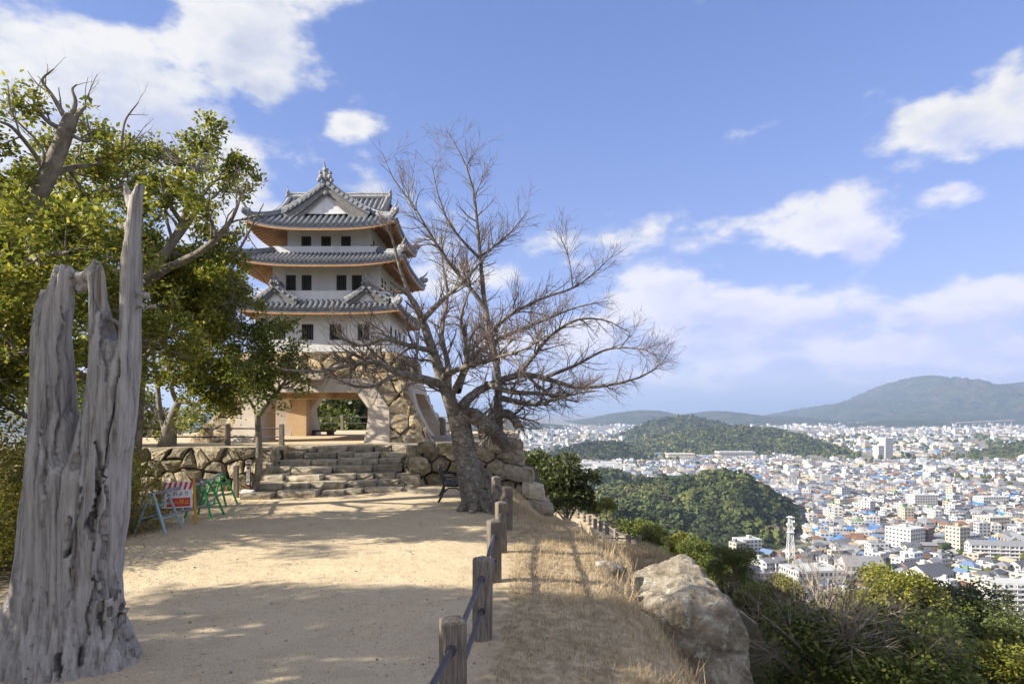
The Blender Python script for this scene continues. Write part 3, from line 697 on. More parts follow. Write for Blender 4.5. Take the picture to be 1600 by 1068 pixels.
def gable(k, xc, yf, yb, hw, z0, z1, conc, disc, par, deep=.12, orn=1.0, face='plaster', board=.12):
    """a tiled gable on face k: ridge at z1 from yf (front) to yb, slopes down to half width hw at z0"""
    def zz(u): return z0 + (z1 - z0) * (1 - abs(u)) ** conc
    n = 8; us = [-1 + 2 * i / (2 * n) for i in range(2 * n + 1)]
    m2 = MB(); V = []
    for u in us: V += [rot(k, xc + u * hw, yf, zz(u)), rot(k, xc + u * hw, yb, zz(u)), rot(k, xc + u * hw, yf, zz(u) - deep)]
    m2.add(V, [(3 * i, 3 * i + 3, 3 * i + 4, 3 * i + 1) for i in range(2 * n)] + [(3 * i, 3 * i + 2, 3 * i + 5, 3 * i + 3) for i in range(2 * n)])
    g = m2.ob('gable_roof', 'tile', par)
    # rolls running down the slope
    L = abs(yb - yf); nr = max(2, int(L / .2)); m3 = MB()
    for i in range(nr):
        y = yf + (yb - yf) * (i + .35) / nr
        for s in (-1, 1): m3.path([rot(k, xc + s * hw * a / 6, y, zz(a / 6) + .02) for a in range(0, 7)], [.05] * 7, 6)
    o = m3.ob('gable_rolls', 'tile', g if par is tower else par)
    # barge boards, white panel, row of round end tiles
    m4 = MB(); yy = yf + .06; V = []
    for u in us:
        V += [rot(k, xc + u * hw * .97, yy, zz(u) - deep * .9), rot(k, xc + u * hw * .9, yy, zz(u) - deep - board * 1.6)]
    m4.add(V, [(2 * i, 2 * i + 1, 2 * i + 3, 2 * i + 2) for i in range(2 * n)]); yy = yf + .12; V = []
    for u in us:
        V += [rot(k, xc + u * hw * .9, yy, zz(u) - deep - board), rot(k, xc + u * hw * .78, yy, zz(u) - deep - board * 2.4)]
    m4.add(V, [(2 * i, 2 * i + 1, 2 * i + 3, 2 * i + 2) for i in range(2 * n)])
    m4.ob('bargeboard', 'bargeboard', g if par is tower else par)
    m5 = MB(); yy = yf + .2; V = [rot(k, xc + u * hw * .86, yy, max(z0 - .02, zz(u) - deep - board * 1.2)) for u in us] ; V += [rot(k, xc, yy, z0 - .05)]
    m5.add(V, [(i, i + 1, len(V) - 1) for i in range(2 * n)]); m5.ob('gable_panel', face, g if par is tower else par)
    m6 = MB(); nd = max(4, int(hw / .17))
    for s in (-1, 1):
        for i in range(nd):
            u = (i + .6) / nd * .93
            p = rot(k, xc + s * u * hw, yf - .02, zz(u) + .03); m6.bar(p, rot(k, xc + s * u * hw, yf + .1, zz(u) + .03), disc, 10)
        m6.path([rot(k, xc + s * hw * a / 8, yf + .1, zz(a / 8) + .1) for a in range(9)], [.07] * 9, 6)
    m6.path([rot(k, xc, yf - .02, z1 + .08), rot(k, xc, yb, z1 + .08)], [.11, .11], 8); m6.path([rot(k, xc, yf, z1 + .2), rot(k, xc, yb, z1 + .2)], [.07, .07], 8)
    m6.ob('rake_tiles', 'tile_edge', g if par is tower else par)
    # ridge-end ornament: mask block, scrolls and a spike
    m7 = MB(); b0 = z1 + .1; S_ = orn
    m7.ball(rot(k, xc, yf + .02, b0 + .2 * S_), .17 * S_, 8, 6, sc=(1, .7, 1.5)); m7.ball(rot(k, xc, yf - .02, b0 + .42 * S_), .11 * S_, 8, 6)
    for s in (-1, 1):
        for dx, dz, r in ((.22, .3, .1), (.2, .12, .12), (.3, -.03, .1), (.1, .46, .06)): m7.ball(rot(k, xc + s * dx * S_, yf, b0 + dz * S_), r * S_, 8, 5)
    m7.path([rot(k, xc, yf, b0 + .45 * S_), rot(k, xc - .02, yf - .05 * S_, b0 + .65 * S_), rot(k, xc, yf - .12 * S_, b0 + .86 * S_)], [.07 * S_, .04 * S_, .012], 6)
    m7.ob('ridge_ornament', 'tile_edge', g if par is tower else par)
    m8 = MB(); m8.ball(rot(k, xc, yf + .04, z1 - deep - board * 2.1), .09 * S_, 8, 5, sc=(1.3, .5, 1.2)); m8.ob('gable_pendant', 'bargeboard', g if par is tower else par)
    return g
roof1 = roof(2.85, 5.84, 1.97, 6.52, .12, .195)
roof2 = roof(3.02, 7.50, 1.56, 8.22, .26, .16)
roof3 = roof(2.7, 8.86, 1.5, 9.62, .3, .21)
for k in range(4): gable(k, 0, -2.02, 0.0, 1.62, 9.56, 10.62, 1.22, .07, tower, .1, .8 if k == 0 else .5, 'plaster', .13)
for sx_ in (-1, 1): gable(0, sx_ * 1.64, -2.68, -1.95, .8, 6.16, 6.72, 1.25, .055, tower, .06, .5, 'plaster', .06)

# ------------------------------------------------------------ retaining walls of the platform, stairs
def retaining(name, label, x0, x1, y, z0, z1, cw, ch, batter=.12, right=None):
    t = thing(name, label, 'stone wall', ((x0 + x1) / 2, y, z0))
    mb = MB(); yb = y + 1.2; V = []
    xr = (lambda z: x1) if right is None else right
    for z in (z0 - .6, z0, (z0 + z1) / 2, z1 - .12):
        yo = y + (z - z0) * batter + .1; V += [(x0, yo, z), (xr(z) - .12, yo, z), (xr(z) - .12, yb, z), (x0, yb, z)]
    mb.add(V, [(12, 13, 14, 15)] + [(i * 4 + j, i * 4 + (j + 1) % 4, i * 4 + 4 + (j + 1) % 4, i * 4 + 4 + j) for i in range(3) for j in range(4)])
    core = mb.ob('wall_core', 'joint_earth', t)
    box = (x0, max(xr(z0 - .5), xr(z1)), z0 - .45, z1)
    for poly in voronoi(scatter(box, cw, ch, .45), box, 1.3):
        if len(poly) < 3: continue
        cz = sum(p[1] for p in poly) / len(poly); poly = clip_half(poly, 1, 0, xr(cz) - (.42 if right else 0))
        if len(poly) < 3: continue
        me = stone(poly, lambda u, z, h: (u, y + (z - z0) * batter - h, z), .012, .3, .12)
        if me: mk('stone', me, 'stone_wall', t)
    return t
retaining('retaining_wall', 'rough stone retaining wall left of the stairs below the wooden fence', -15.5, -6.75, 19.35, -.05, 1.22, .5, .34)
xr = lambda z: float(np.interp(z, [-2.6, -.8, 1.3], [2.05, 1.3, .12]))
rw = retaining('retaining_wall', 'stone retaining wall with big squared corner blocks right of the stairs', -3.1, .1, 19.7, -.9, 1.22, .52, .38, .1, xr)
for i, z in enumerate(np.arange(-2.3, 1.2, .5)):              # squared blocks laid alternately along the sloping corner
    L = .95 if i % 2 else .68
    xc = xr(z + .25) - L / 2 + .06
    mk('corner_block', block((xc, 19.72 + .1 * (z + .9) + .22, z + .25), (L, .75, .49), 0, .045, 'corner_block', tilt=-.2), 'stone_step', rw)
for x, z, d in ((.05, 1.28, .5), (-.55, 1.22, .6), (-1.25, 1.2, .5), (-1.9, 1.15, .55), (-2.5, 1.2, .5)):
    mk('cap_stone', block((x, 20.05, z), (d, .6, .36), random.uniform(-.3, .3), .1, 'cap_stone'), 'stone_wall', rw)
st = thing('stone_stairs', 'worn rough stone steps leading up to the castle tower', 'stairs', (-5, 20, 0))
mb = MB(); nst = 7
for i in range(nst):
    z = -.02 + i * .172; y = 18.35 + i * .47
    mb.box((-4.95, (y + .3 + 21.6) / 2, z + .02), (3.6, 21.6 - y - .3 + .01 * i, .18))
mb.ob('stair_core', 'joint_earth', st)
for i in range(nst):
    z = -.03 + i * .172; y0 = 18.35 + i * .47; x = -7.0 + .05 * i
    while x < -2.95:
        L = random.uniform(.45, 1.15); L = min(L, -2.9 - x + .15)
        skew = (x + 4.9) * .32 * (1 - i / nst)              # the lowest steps run askew
        h = .185 + random.uniform(-.02, .035)
        mk('stone', block((x + L / 2, y0 + .2 + skew + random.uniform(-.05, .05), z + h / 2), (L - .012, .66 + random.uniform(0, .1), h), random.uniform(-.05, .05), .035, tilt=random.uniform(-.04, .04), pw=14), 'stone_step', st)
        x += L
for (x, y, z, a, b, c) in ((-3.0, 19.6, .2, .7, .7, .55), (-2.75, 19.9, .7, .6, .6, .5), (-3.3, 19.25, .05, .6, .5, .35), (-2.85, 20.4, 1.05, .6, .6, .4), (-7.05, 18.9, .15, .5, .5, .5), (-7.0, 19.3, .6, .5, .6, .45), (-6.95, 19.7, 1.0, .45, .6, .4)):
    mk('stone', block((x, y, z), (a, b, c), random.uniform(-.4, .4), .12), 'stone_wall', st)
# platform the tower stands on
mb = MB(); mb.box((-7.6, 29.3, .62), (15.8, 15.8, 1.15)); mb.box((-11.2, 20.75, .62), (8.3, 1.35, 1.14)); mb.box((-1.65, 20.75, .62), (2.7, 1.35, 1.14))
o = mb.ob('platform', 'hill_ground'); setp(o, 'sandy platform round the castle tower', kind='structure')
at = o.data.attributes.new('cover', 'FLOAT_COLOR', 'POINT'); at.data.foreach_set('color', np.tile(np.array([1, 0, 0, 1], np.float32), len(o.data.vertices)))
mb = MB(); mb.box((-2.55, 24.3, 1.27), (.75, .4, .22)); mb.ob('curb_block', 'curb'); setp(bpy.data.objects['curb_block'], 'low grey concrete curb at the foot of the tower base', 'curb')
# ------------------------------------------------------------ wooden post fences
def gz(x, y): return float(H(x, y))
def post_mesh(w_, h, cap=.045, name='post'):
    m2 = MB(); a = w_ / 2; c = .012; pr = [(-a + c, -a), (a - c, -a), (a, -a + c), (a, a - c), (a - c, a), (-a + c, a), (-a, a - c), (-a, -a + c)]
    V = [(x, y, -.15) for x, y in pr] + [(x, y, h - cap) for x, y in pr] + [(x * .9, y * .9, h - cap * .6) for x, y in pr] + [(0, 0, h)]
    Fc = [tuple(range(8))[::-1]] + [(r * 8 + i, r * 8 + (i + 1) % 8, r * 8 + 8 + (i + 1) % 8, r * 8 + 8 + i) for r in range(2) for i in range(8)] + [(16 + i, 16 + (i + 1) % 8, 24) for i in range(8)]
    return m2.add(V, Fc).me(name)
def fence(name, label, pts, w_, h, rails, rr, zf=None, railmat='rail_iron', collar=True, mesh_=None):
    """pts: list of post feet (x,y); rails: heights"""
    zf = zf or gz; g = thing(name, label, 'fence', (pts[0][0], pts[0][1], zf(*pts[0])))
    pm = mesh_ or post_mesh(w_, h)
    if not pm.materials: pm.materials.append(MATS['post_wood'])
    fp = [(x, y, zf(x, y)) for x, y in pts]
    for i, p in enumerate(fp):
        o = bpy.data.objects.new('post', pm); COL.objects.link(o); o.parent = g; o.matrix_parent_inverse = Matrix.Translation(-Vector(g.location))
        o.location = p; a, b = fp[max(0, i - 1)], fp[min(len(fp) - 1, i + 1)]; o.rotation_euler = (random.uniform(-.012, .012), random.uniform(-.012, .012), math.atan2(b[1] - a[1], b[0] - a[0]) * 0.25 + random.uniform(-.06, .06))
    for i in range(len(fp) - 1):
        for hh in rails:
            m2 = MB(); a = Vector(fp[i]) + Vector((0, 0, hh)); b = Vector(fp[i + 1]) + Vector((0, 0, hh)); m2.bar(tuple(a), tuple(b), rr, 8)
            t = (b - a).normalized()
            if collar:
                for q, s in ((a, 1), (b, -1)): m2.bar(tuple(q + t * s * (w_ / 2 - .01)), tuple(q + t * s * (w_ / 2 + .03)), rr * 1.7, 8)
            m2.ob('rail', railmat, g, smooth=False)
    return g
fence('path_fence', 'weathered square post fence with dark iron rails along the gravel path edge', [(-.62, 2.7)] + FX[1:], .165, .84, (.62, .3), .024)
PT = 1.2; pz = lambda x, y: PT
fence('platform_fence', 'wooden post and iron rail fence on the wall above the barricades', [(-12.4, 21.3), (-10.55, 21.3), (-8.85, 21.25), (-7.15, 21.2)], .14, .68, (.52, .26), .022, pz, collar=False)
fence('platform_fence', 'pale post fence at the rear edge behind the tower and its left side', [(-14.6, 27.5), (-14.6, 30), (-14.6, 32.5), (-14.6, 35), (-13, 36.6), (-11.0, 36.6), (-9.1, 36.6), (-7.2, 36.6), (-5.3, 36.6), (-3.4, 36.6), (-1.5, 36.6), (-.3, 36.6)], .14, .85, (.7, .4), .022, pz, collar=False)
fence('platform_fence', 'short fence with one tall post beside the cherry trunk on the platform', [(-3.05, 29.4), (-2.55, 25.2), (-2.25, 26.4), (-1.2, 26.4)], .17, .8, (.6, .3), .02, pz, collar=False)
# terrace below: fence and two slatted benches
tf = [(4.6, 46.3), (6.6, 46.5), (8.4, 46.2)]
fence('terrace_fence', 'short post fence across the near end of the lower terrace', [(3.9, 46.2), (5.65, 46.2), (8.55, 46.0)], .27, .95, (.7, .3), .05, collar=False, railmat='post_wood')
fence('terrace_fence', 'row of thick wooden posts with rails along the lower terrace drop', [(8.15, 47.8), (7.75, 51), (7.6, 54.5), (7.55, 58), (7.5, 61.5), (7.4, 65), (7.3, 69), (7.1, 73.5), (4.4, 74)], .27, .95, (.7, .3), .045, collar=False, railmat='post_wood')
def slat_bench(name, label, c, rz, L, mats, back=True, scale=1.0, group=None):
    g = thing(name, label, 'bench', c, group); g.rotation_euler = (0, 0, rz); g.scale = (scale,) * 3
    def part(nm, mb, mt): mk(nm, mb.me(nm), mt, g, world=False)
    for s in (-1, 1):
        m2 = MB(); x = s * (L / 2 - .06)
        m2.path([(x, -.36, 0), (x, -.3, .12), (x, -.27, .27), (x, -.22, .4)], [.028] * 4, 6); m2.path([(x, .34, 0), (x, .27, .13), (x, .22, .28), (x, .2, .42), (x, .27, .62), (x, .34, .83)], [.03] * 6, 6)
        m2.path([(x, -.24, .4), (x, 0, .39), (x, .21, .41)], [.025] * 3, 6); m2.path([(x, -.27, .25), (x, -.1, .34), (x, .1, .34), (x, .24, .22)], [.02] * 4, 6)
        m2.path([(x, -.24, .4), (x, -.26, .56), (x, -.1, .62), (x, .2, .6)], [.02] * 4, 6)
        part('side_frame', m2, mats[0])
    for i in range(5):
        m2 = MB(); m2.box((0, -.21 + i * .1, .435 - .004 * i), (L, .078, .03)); part('seat_slat', m2, mats[1])
    for i in range(4):
        z = .52 + i * .095; m2 = MB(); m2.box((0, .215 + (z - .42) * .31, z), (L, .028, .075), tilt=Matrix.Rotation(-.3, 4, 'X')); part('back_slat', m2, mats[1])
    return g
zb = P(700, 785, 17)
slat_bench('park_bench', 'dark iron park bench with slats beside the bare cherry trunk', (-1.5, 17.2, gz(-1.5, 17.2)), R_(95), 1.25, ('bench_iron', 'bench_slat'))
slat_bench('park_bench', 'tan slatted bench on the lower terrace at its closed far end', (4.9, 65, gz(4.9, 65)), R_(97), 2.4, ('bench_tan', 'bench_tan'), scale=1.35)
slat_bench('park_bench', 'tan slatted bench on the lower terrace by the short end fence', (5.9, 51, gz(5.9, 51)), R_(97), 2.4, ('bench_tan', 'bench_tan'), scale=1.35)
# low bench block in the rear arch
mb = MB(); mb.box((-8.35, 29.9, 1.38), (1.2, .4, .08)); mb.box((-8.75, 29.9, 1.27), (.25, .34, .16)); mb.box((-7.95, 29.9, 1.27), (.25, .34, .16)); setp(mb.ob('low_bench', 'bench_slat'), 'low dark plank bench under the tower archway', 'bench')

# ------------------------------------------------------------ barricades, warning board, name post
def text_mesh(body, size):
    cu = bpy.data.curves.new('t', 'FONT'); cu.body = body; cu.size = size; cu.align_x = 'CENTER'; cu.align_y = 'CENTER'; cu.resolution_u = 2
    ob = bpy.data.objects.new('t', cu); COL.objects.link(ob); dg = bpy.context.evaluated_depsgraph_get(); dg.update()
    me = bpy.data.meshes.new_from_object(ob.evaluated_get(dg)); bpy.data.objects.remove(ob); return me
def a_frame(name, label, c, rz, h, wd, mat, spread=.3, arch=True):
    g = thing(name, label, 'barricade', c); g.rotation_euler = (0, 0, rz)
    for s in (-1, 1):
        m2 = MB(); y = s * spread
        if arch: m2.path([(-wd / 2, y, 0), (-wd * .3, y * .35, h * .75), (-wd * .14, y * .12, h * .95), (wd * .14, y * .12, h * .95), (wd * .3, y * .35, h * .75), (wd / 2, y, 0)], [.024] * 6, 6)
        else:
            for sx_ in (-1, 1): m2.beam((sx_ * wd / 2, y, 0), (sx_ * wd / 2 * .8, y * .06, h), .05, .03)
        for k, f in ((.35, .42), (.68, .3)):
            m2.bar((-wd * f, y * (1 - k), h * k), (wd * f, y * (1 - k), h * k), .016, 6)
        mk('leg_frame', m2.me('leg_frame'), mat, g, world=False)
    m2 = MB(); m2.bar((-wd * .2, 0, h * .97), (wd * .2, 0, h * .97), .03, 6); mk('hinge_bar', m2.me('hinge_bar'), 'grey_pipe', g, world=False)
    return g
def gp(x, y):                                # a pixel on the level gravel
    d = CZ * F / (y - HZ); X_ = (x - 800) / F * d; return (X_, d, gz(X_, d))
ga, gb, gc = gp(268, 826), gp(316, 808), gp(352, 788)
ga = (-6.72, 13.0, gz(-6.72, 13.0)); gb = (-6.62, 14.7, gz(-6.62, 14.7)); gc = (-7.1, 16.6, gz(-7.1, 16.6))
a_frame('barricade', 'blue grey metal barricade half hidden in the shrub', ga, R_(85), .74, .55, 'paint_bluegrey', arch=False)
a_frame('barricade', 'green tubular barricade beside the striped warning board', gb, R_(85), .78, .55, 'paint_green')
a_frame('barricade', 'green tubular barricade next to the short wooden post', gc, R_(85), .76, .55, 'paint_green')
for i, (a, b) in enumerate(((ga, gb), (gb, gc))):
    for h_, nm in ((.73, 'upper'), (.24, 'lower')):
        m2 = MB(); A = Vector(a) + Vector((0, 0, h_)); B = Vector(b) + Vector((0, 0, h_)); t = (B - A) * .12; m2.bar(tuple(A - t), tuple(B + t), .03, 8)
        setp(m2.ob('barrier_pipe', 'grey_pipe'), ('grey %s pipe across the ' % nm) + ('blue grey and green barricades' if i == 0 else 'two green barricades'), 'pipe')
bc = (-6.74, 13.75, gz(-6.74, 13.75))
g = thing('warning_board', 'white board with red stripes and red box on an orange frame', 'sign', bc); g.rotation_euler = (0, 0, R_(24))
for s in (-1, 1):
    for y, ti in ((-.03, 0), (.28, 0)):
        m2 = MB(); m2.beam((s * .34, y * (1 if y < 0 else 1) - (.12 if y < 0 else 0), 0), (s * .3, 0, .92), .045, .03); mk('leg', m2.me('leg'), 'paint_orange', g, world=False)
tl = Matrix.Rotation(R_(-9), 4, 'X')
m2 = MB(); m2.box((0, -.075, .6), (.56, .016, .52), tilt=tl); pn = mk('panel', m2.me('panel'), 'paint_white', g, world=False)
def on_panel(nm, mb, mt): mk(nm, mb.me(nm), mt, pn, world=False)
fy = lambda z: -.0875 - (z - .6) * -.158 - .002
m2 = MB()
for i in range(6):
    x = -.27 + i * .095; V = [(x, fy(.70), .70), (x + .045, fy(.70), .70), (x + .085, fy(.85), .85), (x + .04, fy(.85), .85)]; m2.add(V, [(0, 1, 2, 3)])
on_panel('stripes', m2, 'paint_red'); m2 = MB(); m2.add([(-.18, fy(.37), .37), (.24, fy(.37), .37), (.24, fy(.54), .54), (-.18, fy(.54), .54)], [(0, 1, 2, 3)]); on_panel('red_box', m2, 'paint_red')
def put_text(body, size, M, mat, parent, nm='lettering', world=True):
    me = text_mesh(body, size); me.transform(M); return mk(nm, me, mat, parent, world=world)
put_text('これより', .1, Matrix.Translation((0.02, fy(.62) - .004, .62)) @ Matrix.Rotation(R_(81), 4, 'X'), 'paint_black', pn, world=False)
put_text('立入禁止', .1, Matrix.Translation((0.03, fy(.455) - .006, .455)) @ Matrix.Rotation(R_(81), 4, 'X'), 'paint_yellow', pn, world=False)
m2 = MB(); m2.bar((.1, .06, 0), (.1, .06, .4), .02, 6); mk('prop', m2.me('prop'), 'paint_white', g, world=False)
# name post on its concrete foot
bx, by = (388 - 800) / F * 17.9, 17.9; bz = gz(bx, by)
g = thing('name_post', 'slim brown name post with round white plate on a concrete foot', 'sign', (bx, by, bz))
mk('concrete_foot', block((bx, by, bz + .1), (.36, .3, .24), .1, .02, 'concrete_foot'), 'paint_white', g)
m2 = MB(); m2.box((bx + .01, by, bz + .52), (.085, .07, .75)); m2.ob('post', 'paint_brown', g); m2 = MB(); m2.disc((bx + .01, by - .012, bz + .93), .075, .03, 'Y', 16); dd = m2.ob('round_plate', 'paint_white', g)
m2 = MB(); m2.box((bx + .015, by - .03, bz + .955), (.07, .004, .035)); m2.ob('red_mark', 'paint_red', dd)
m2 = MB(); m2.box((bx + .012, by - .042, bz + .6), (.082, .012, .42)); m2.disc((bx + .012, by - .042, bz + .39), .041, .012, 'Y', 12); m2.disc((bx + .012, by - .042, bz + .81), .041, .012, 'Y', 12); pl = m2.ob('name_plate', 'paint_white', g)
for i, ch in enumerate('本丸大石段'):
    put_text(ch, .07, Matrix.Translation((bx + .012, by - .0505, bz + .77 - i * .085)) @ Matrix.Rotation(R_(90), 4, 'X'), 'paint_black', pl)
px_, py_ = (369 - 800) / F * 18.1, 18.1
o = bpy.data.objects.new('wooden_post', post_mesh(.12, .85, .03, 'wooden_post')); COL.objects.link(o); o.location = (px_, py_, gz(px_, py_)); o.data.materials.append(MATS['post_wood']); setp(o, 'short pale wooden post beside the brown name post', 'post')
px_, py_ = -7.35, 16.0
o = bpy.data.objects.new('wooden_post', post_mesh(.15, .7, .03, 'wooden_post')); COL.objects.link(o); o.location = (px_, py_, gz(px_, py_)); o.data.materials.append(MATS['post_wood']); setp(o, 'grey wooden post behind the pipe between the green barricades', 'post')

# ------------------------------------------------------------ dead hollow trunk in the foreground
def remesh(me, voxel):
    ob = bpy.data.objects.new('r', me); COL.objects.link(ob); md = ob.modifiers.new('r', 'REMESH'); md.mode = 'VOXEL'; md.voxel_size = voxel
    dg = bpy.context.evaluated_depsgraph_get(); dg.update(); out = bpy.data.meshes.new_from_object(ob.evaluated_get(dg)); bpy.data.objects.remove(ob); return out
DS = 6.2
def loft(mb, secs, n=20):
    """secs: (x px, y px, half width px, depth half width m, distance)"""
    V = []
    for x, y, hw, dp, d in secs:
        c = P(x, y, d); a = hw / F * d
        for j in range(n):
            t = 2 * math.pi * j / n; V.append((c[0] + a * math.cos(t), c[1] + dp * math.sin(t), c[2]))
    Fc = [(i * n + j, i * n + (j + 1) % n, (i + 1) * n + (j + 1) % n, (i + 1) * n + j) for i in range(len(secs) - 1) for j in range(n)]
    Fc += [tuple(range(n))[::-1], tuple((len(secs) - 1) * n + j for j in range(n))]; mb.add(V, Fc)
mb = MB()
# trunk body
loft(mb, [(88, 1085, 180, .66, DS), (96, 1035, 120, .52, DS), (104, 960, 84, .42, DS), (108, 880, 76, .38, DS), (112, 780, 70, .36, DS), (116, 735, 64, .32, DS), (118, 722, 56, .26, DS)])
# left slab, middle prong, right spire, bridge, roots
loft(mb, [(97, 900, 22, .3, DS), (95, 800, 34, .36, DS), (92, 750, 37, .36, DS), (87, 690, 32, .3, DS), (85, 640, 28, .25, DS), (84, 600, 26, .24, DS), (82, 520, 23, .2, DS), (93, 470, 18, .16, DS), (99, 430, 13, .12, DS), (100, 414, 11, .09, DS)])
loft(mb, [(84, 860, 10, .15, DS), (76, 770, 22, .25, DS), (69, 640, 13, .18, DS), (66, 520, 10, .15, DS), (68, 480, 8, .12, DS), (75, 452, 5, .08, DS)])
loft(mb, [(140, 900, 22, .3, DS), (146, 810, 34, .36, DS), (151, 750, 37, .36, DS), (158, 695, 33, .3, DS), (168, 640, 31, .26, DS), (173, 575, 29, .22, DS), (160, 525, 17, .17, DS), (154, 470, 10, .12, DS), (152, 430, 11, .1, DS), (153, 406, 7, .06, DS)])
loft(mb, [(152, 980, 14, .2, DS), (166, 880, 17, .28, DS), (174, 800, 17, .26, DS), (181, 720, 16, .22, DS), (191, 640, 18, .2, DS), (200, 570, 16, .16, DS), (202, 500, 14, .14, DS), (206, 420, 15, .13, DS), (211, 350, 13, .11, DS), (216, 310, 10, .09, DS), (222, 285, 5, .05, DS)])
loft(mb, [(213, 345, 11, .08, DS), (206, 320, 9, .06, DS), (199, 300, 7, .05, DS), (192, 283, 3, .03, DS)], 10)
loft(mb, [(175, 560, 16, .1, DS), (186, 545, 14, .1, DS), (200, 540, 12, .1, DS)], 10)
mb.path([P(100, 432, DS), P(118, 432, DS), P(132, 436, DS), P(148, 428, DS)], [.09, .07, .07, .09], 10)
mb.path([P(110, 440, DS), P(124, 455, DS), P(140, 440, DS)], [.05, .05, .05], 8)
for a, b, r in (((45, 940), (-55, 1075), .17), ((30, 980), (-20, 1100), .2), ((160, 900), (224, 1020), .11), ((162, 930), (200, 1026), .12), ((130, 980), (150, 1065), .16), ((80, 990), (70, 1090), .17)):
    A = P(a[0], a[1], DS - .1); B = P(b[0], b[1], DS - .25 if b[1] > 1030 else DS); mid_ = tuple((A[i] * .55 + B[i] * .45) - (0, 0, .1)[i] for i in range(3))
    mb.path([A, mid_, B], [r * 1.1, r * .8, r * .28], 10)
for a, b in (((222, 480), (246, 478)), ((160, 492), (188, 506)), ((196, 355), (180, 350)), ((225, 455), (232, 462))):
    mb.path([P(*a, DS), P(*b, DS)], [.045, .02], 8)
me = remesh(mb.me('trunk'), .0195)
co = np.zeros(len(me.vertices) * 3, np.float32); me.vertices.foreach_get('co', co); co = co.reshape(-1, 3); nr = np.zeros_like(co).ravel(); me.vertices.foreach_get('normal', nr); nr = nr.reshape(-1, 3)
pxx = 800 + co[:, 0] / co[:, 1] * F; pyy = HZ - (co[:, 2] - CZ) / co[:, 1] * F
ang = np.arctan2(co[:, 1] - DS, co[:, 0] + 4.0); zz = co[:, 2]
twist = ang * 1.0 + zz * .06
gro = np.abs(fbm(co[:, 0] * 9 - zz * .25 + 50, zz * .22 + co[:, 1] * 3 + 9, 41, 3, gain=.5) - .5) * 2
gro2 = np.abs(fbm(co[:, 0] * 26 + 70 - zz * .6, zz * .35 + co[:, 1] * 5, 43, 3, gain=.5) - .5) * 2
disp = -.045 * np.clip(1 - gro * 7, 0, 1) - .018 * np.clip(1 - gro2 * 5, 0, 1) + .02 * (fbm(co[:, 0] * 5, zz * 2 + co[:, 1] * 5, 44, 3) - .5)
front = nr[:, 1] < -.15
def slot(x0, y0, x1, y1, w_, dep):
    t = np.clip((pyy - y0) / (y1 - y0), 0, 1); c = x0 + (x1 - x0) * t + 3 * np.sin(pyy * .09); inside = (pyy > y0) & (pyy < y1) & front
    ww = w_ * np.sin(np.pi * np.clip((pyy - y0) / (y1 - y0), .04, .96)) ** .5
    return np.where(inside & (np.abs(pxx - c) < ww), -dep, 0)
for s in ((109, 806, 103, 870, 5, .2), (157, 750, 140, 865, 7, .2), (114, 708, 112, 736, 4, .15), (152, 690, 158, 780, 3, .12), (92, 1020, 88, 1060, 6, .2), (131, 1010, 129, 1040, 4, .15), (168, 745, 160, 1000, 3, .12), (78, 600, 62, 880, 2.5, .05), (128, 760, 104, 960, 2.2, .06), (185, 560, 160, 760, 3, .1), (98, 480, 90, 720, 2.5, .06), (150, 900, 138, 990, 3, .1), (160, 470, 166, 600, 3, .06)):
    disp = np.minimum(disp, disp * .4 + slot(*s))
co = co + nr * disp[:, None]; me.vertices.foreach_set('co', co.ravel().astype(np.float32)); me.update()
dt = thing('dead_trunk', 'tall hollow grey dead tree trunk with split prongs and a spire', 'dead tree', (-4.1, DS, gz(-4.1, DS)))
mk('trunk', me, 'dead_wood', dt, smooth=True)
m2 = MB(); m2.ball(P(170, 790 - 0, DS - .3), .04, 8, 5); m2 = MB(); c = P(171, 788, DS - .33); 
for r in (.075, .05, .025): m2.path([(c[0] + r * math.cos(a), c[1] - .02, c[2] - 0.0 + r * 1.3 * math.sin(a)) for a in np.linspace(0, 2 * math.pi, 12)], [.014] * 12, 6)

# ------------------------------------------------------------ great boulder at the edge
def rock_mesh(c, r, planes, sub, seed, amp, name='boulder'):
    bm = bmesh.new(); bmesh.ops.create_icosphere(bm, subdivisions=sub, radius=1.0)
    V = np.array([v.co[:] for v in bm.verts]); t = np.full(len(V), 1.6)
    for n, d in planes:
        n = np.array(n, float); n /= np.linalg.norm(n); q = V @ n; t = np.minimum(t, np.where(q > 1e-3, d / np.maximum(q, 1e-3), 9))
    V2 = V * t[:, None] * np.array(r)
    V2 += V * ((fbm(V2[:, 0] * 1.6 + V2[:, 2] * .7 + 30, V2[:, 1] * 1.6 + V2[:, 2] * 1.3 + 30, seed, 6, gain=.58) - .5) * amp)[:, None]
    crack = np.abs(V2[:, 2] + .12 * np.sin(V2[:, 0] * 2.5) + .42); V2 -= V * (.05 * np.clip(1 - crack / .03, 0, 1))[:, None]
    crack = np.abs(V2[:, 2] - .55 + .35 * V2[:, 0]); V2 -= V * (.06 * np.clip(1 - crack / .035, 0, 1) * (V2[:, 0] > .1))[:, None]
    for v, p in zip(bm.verts, V2): v.co = (p[0] + c[0], p[1] + c[1], p[2] + c[2])
    me = bpy.data.meshes.new(name); bm.to_mesh(me); bm.free(); return me
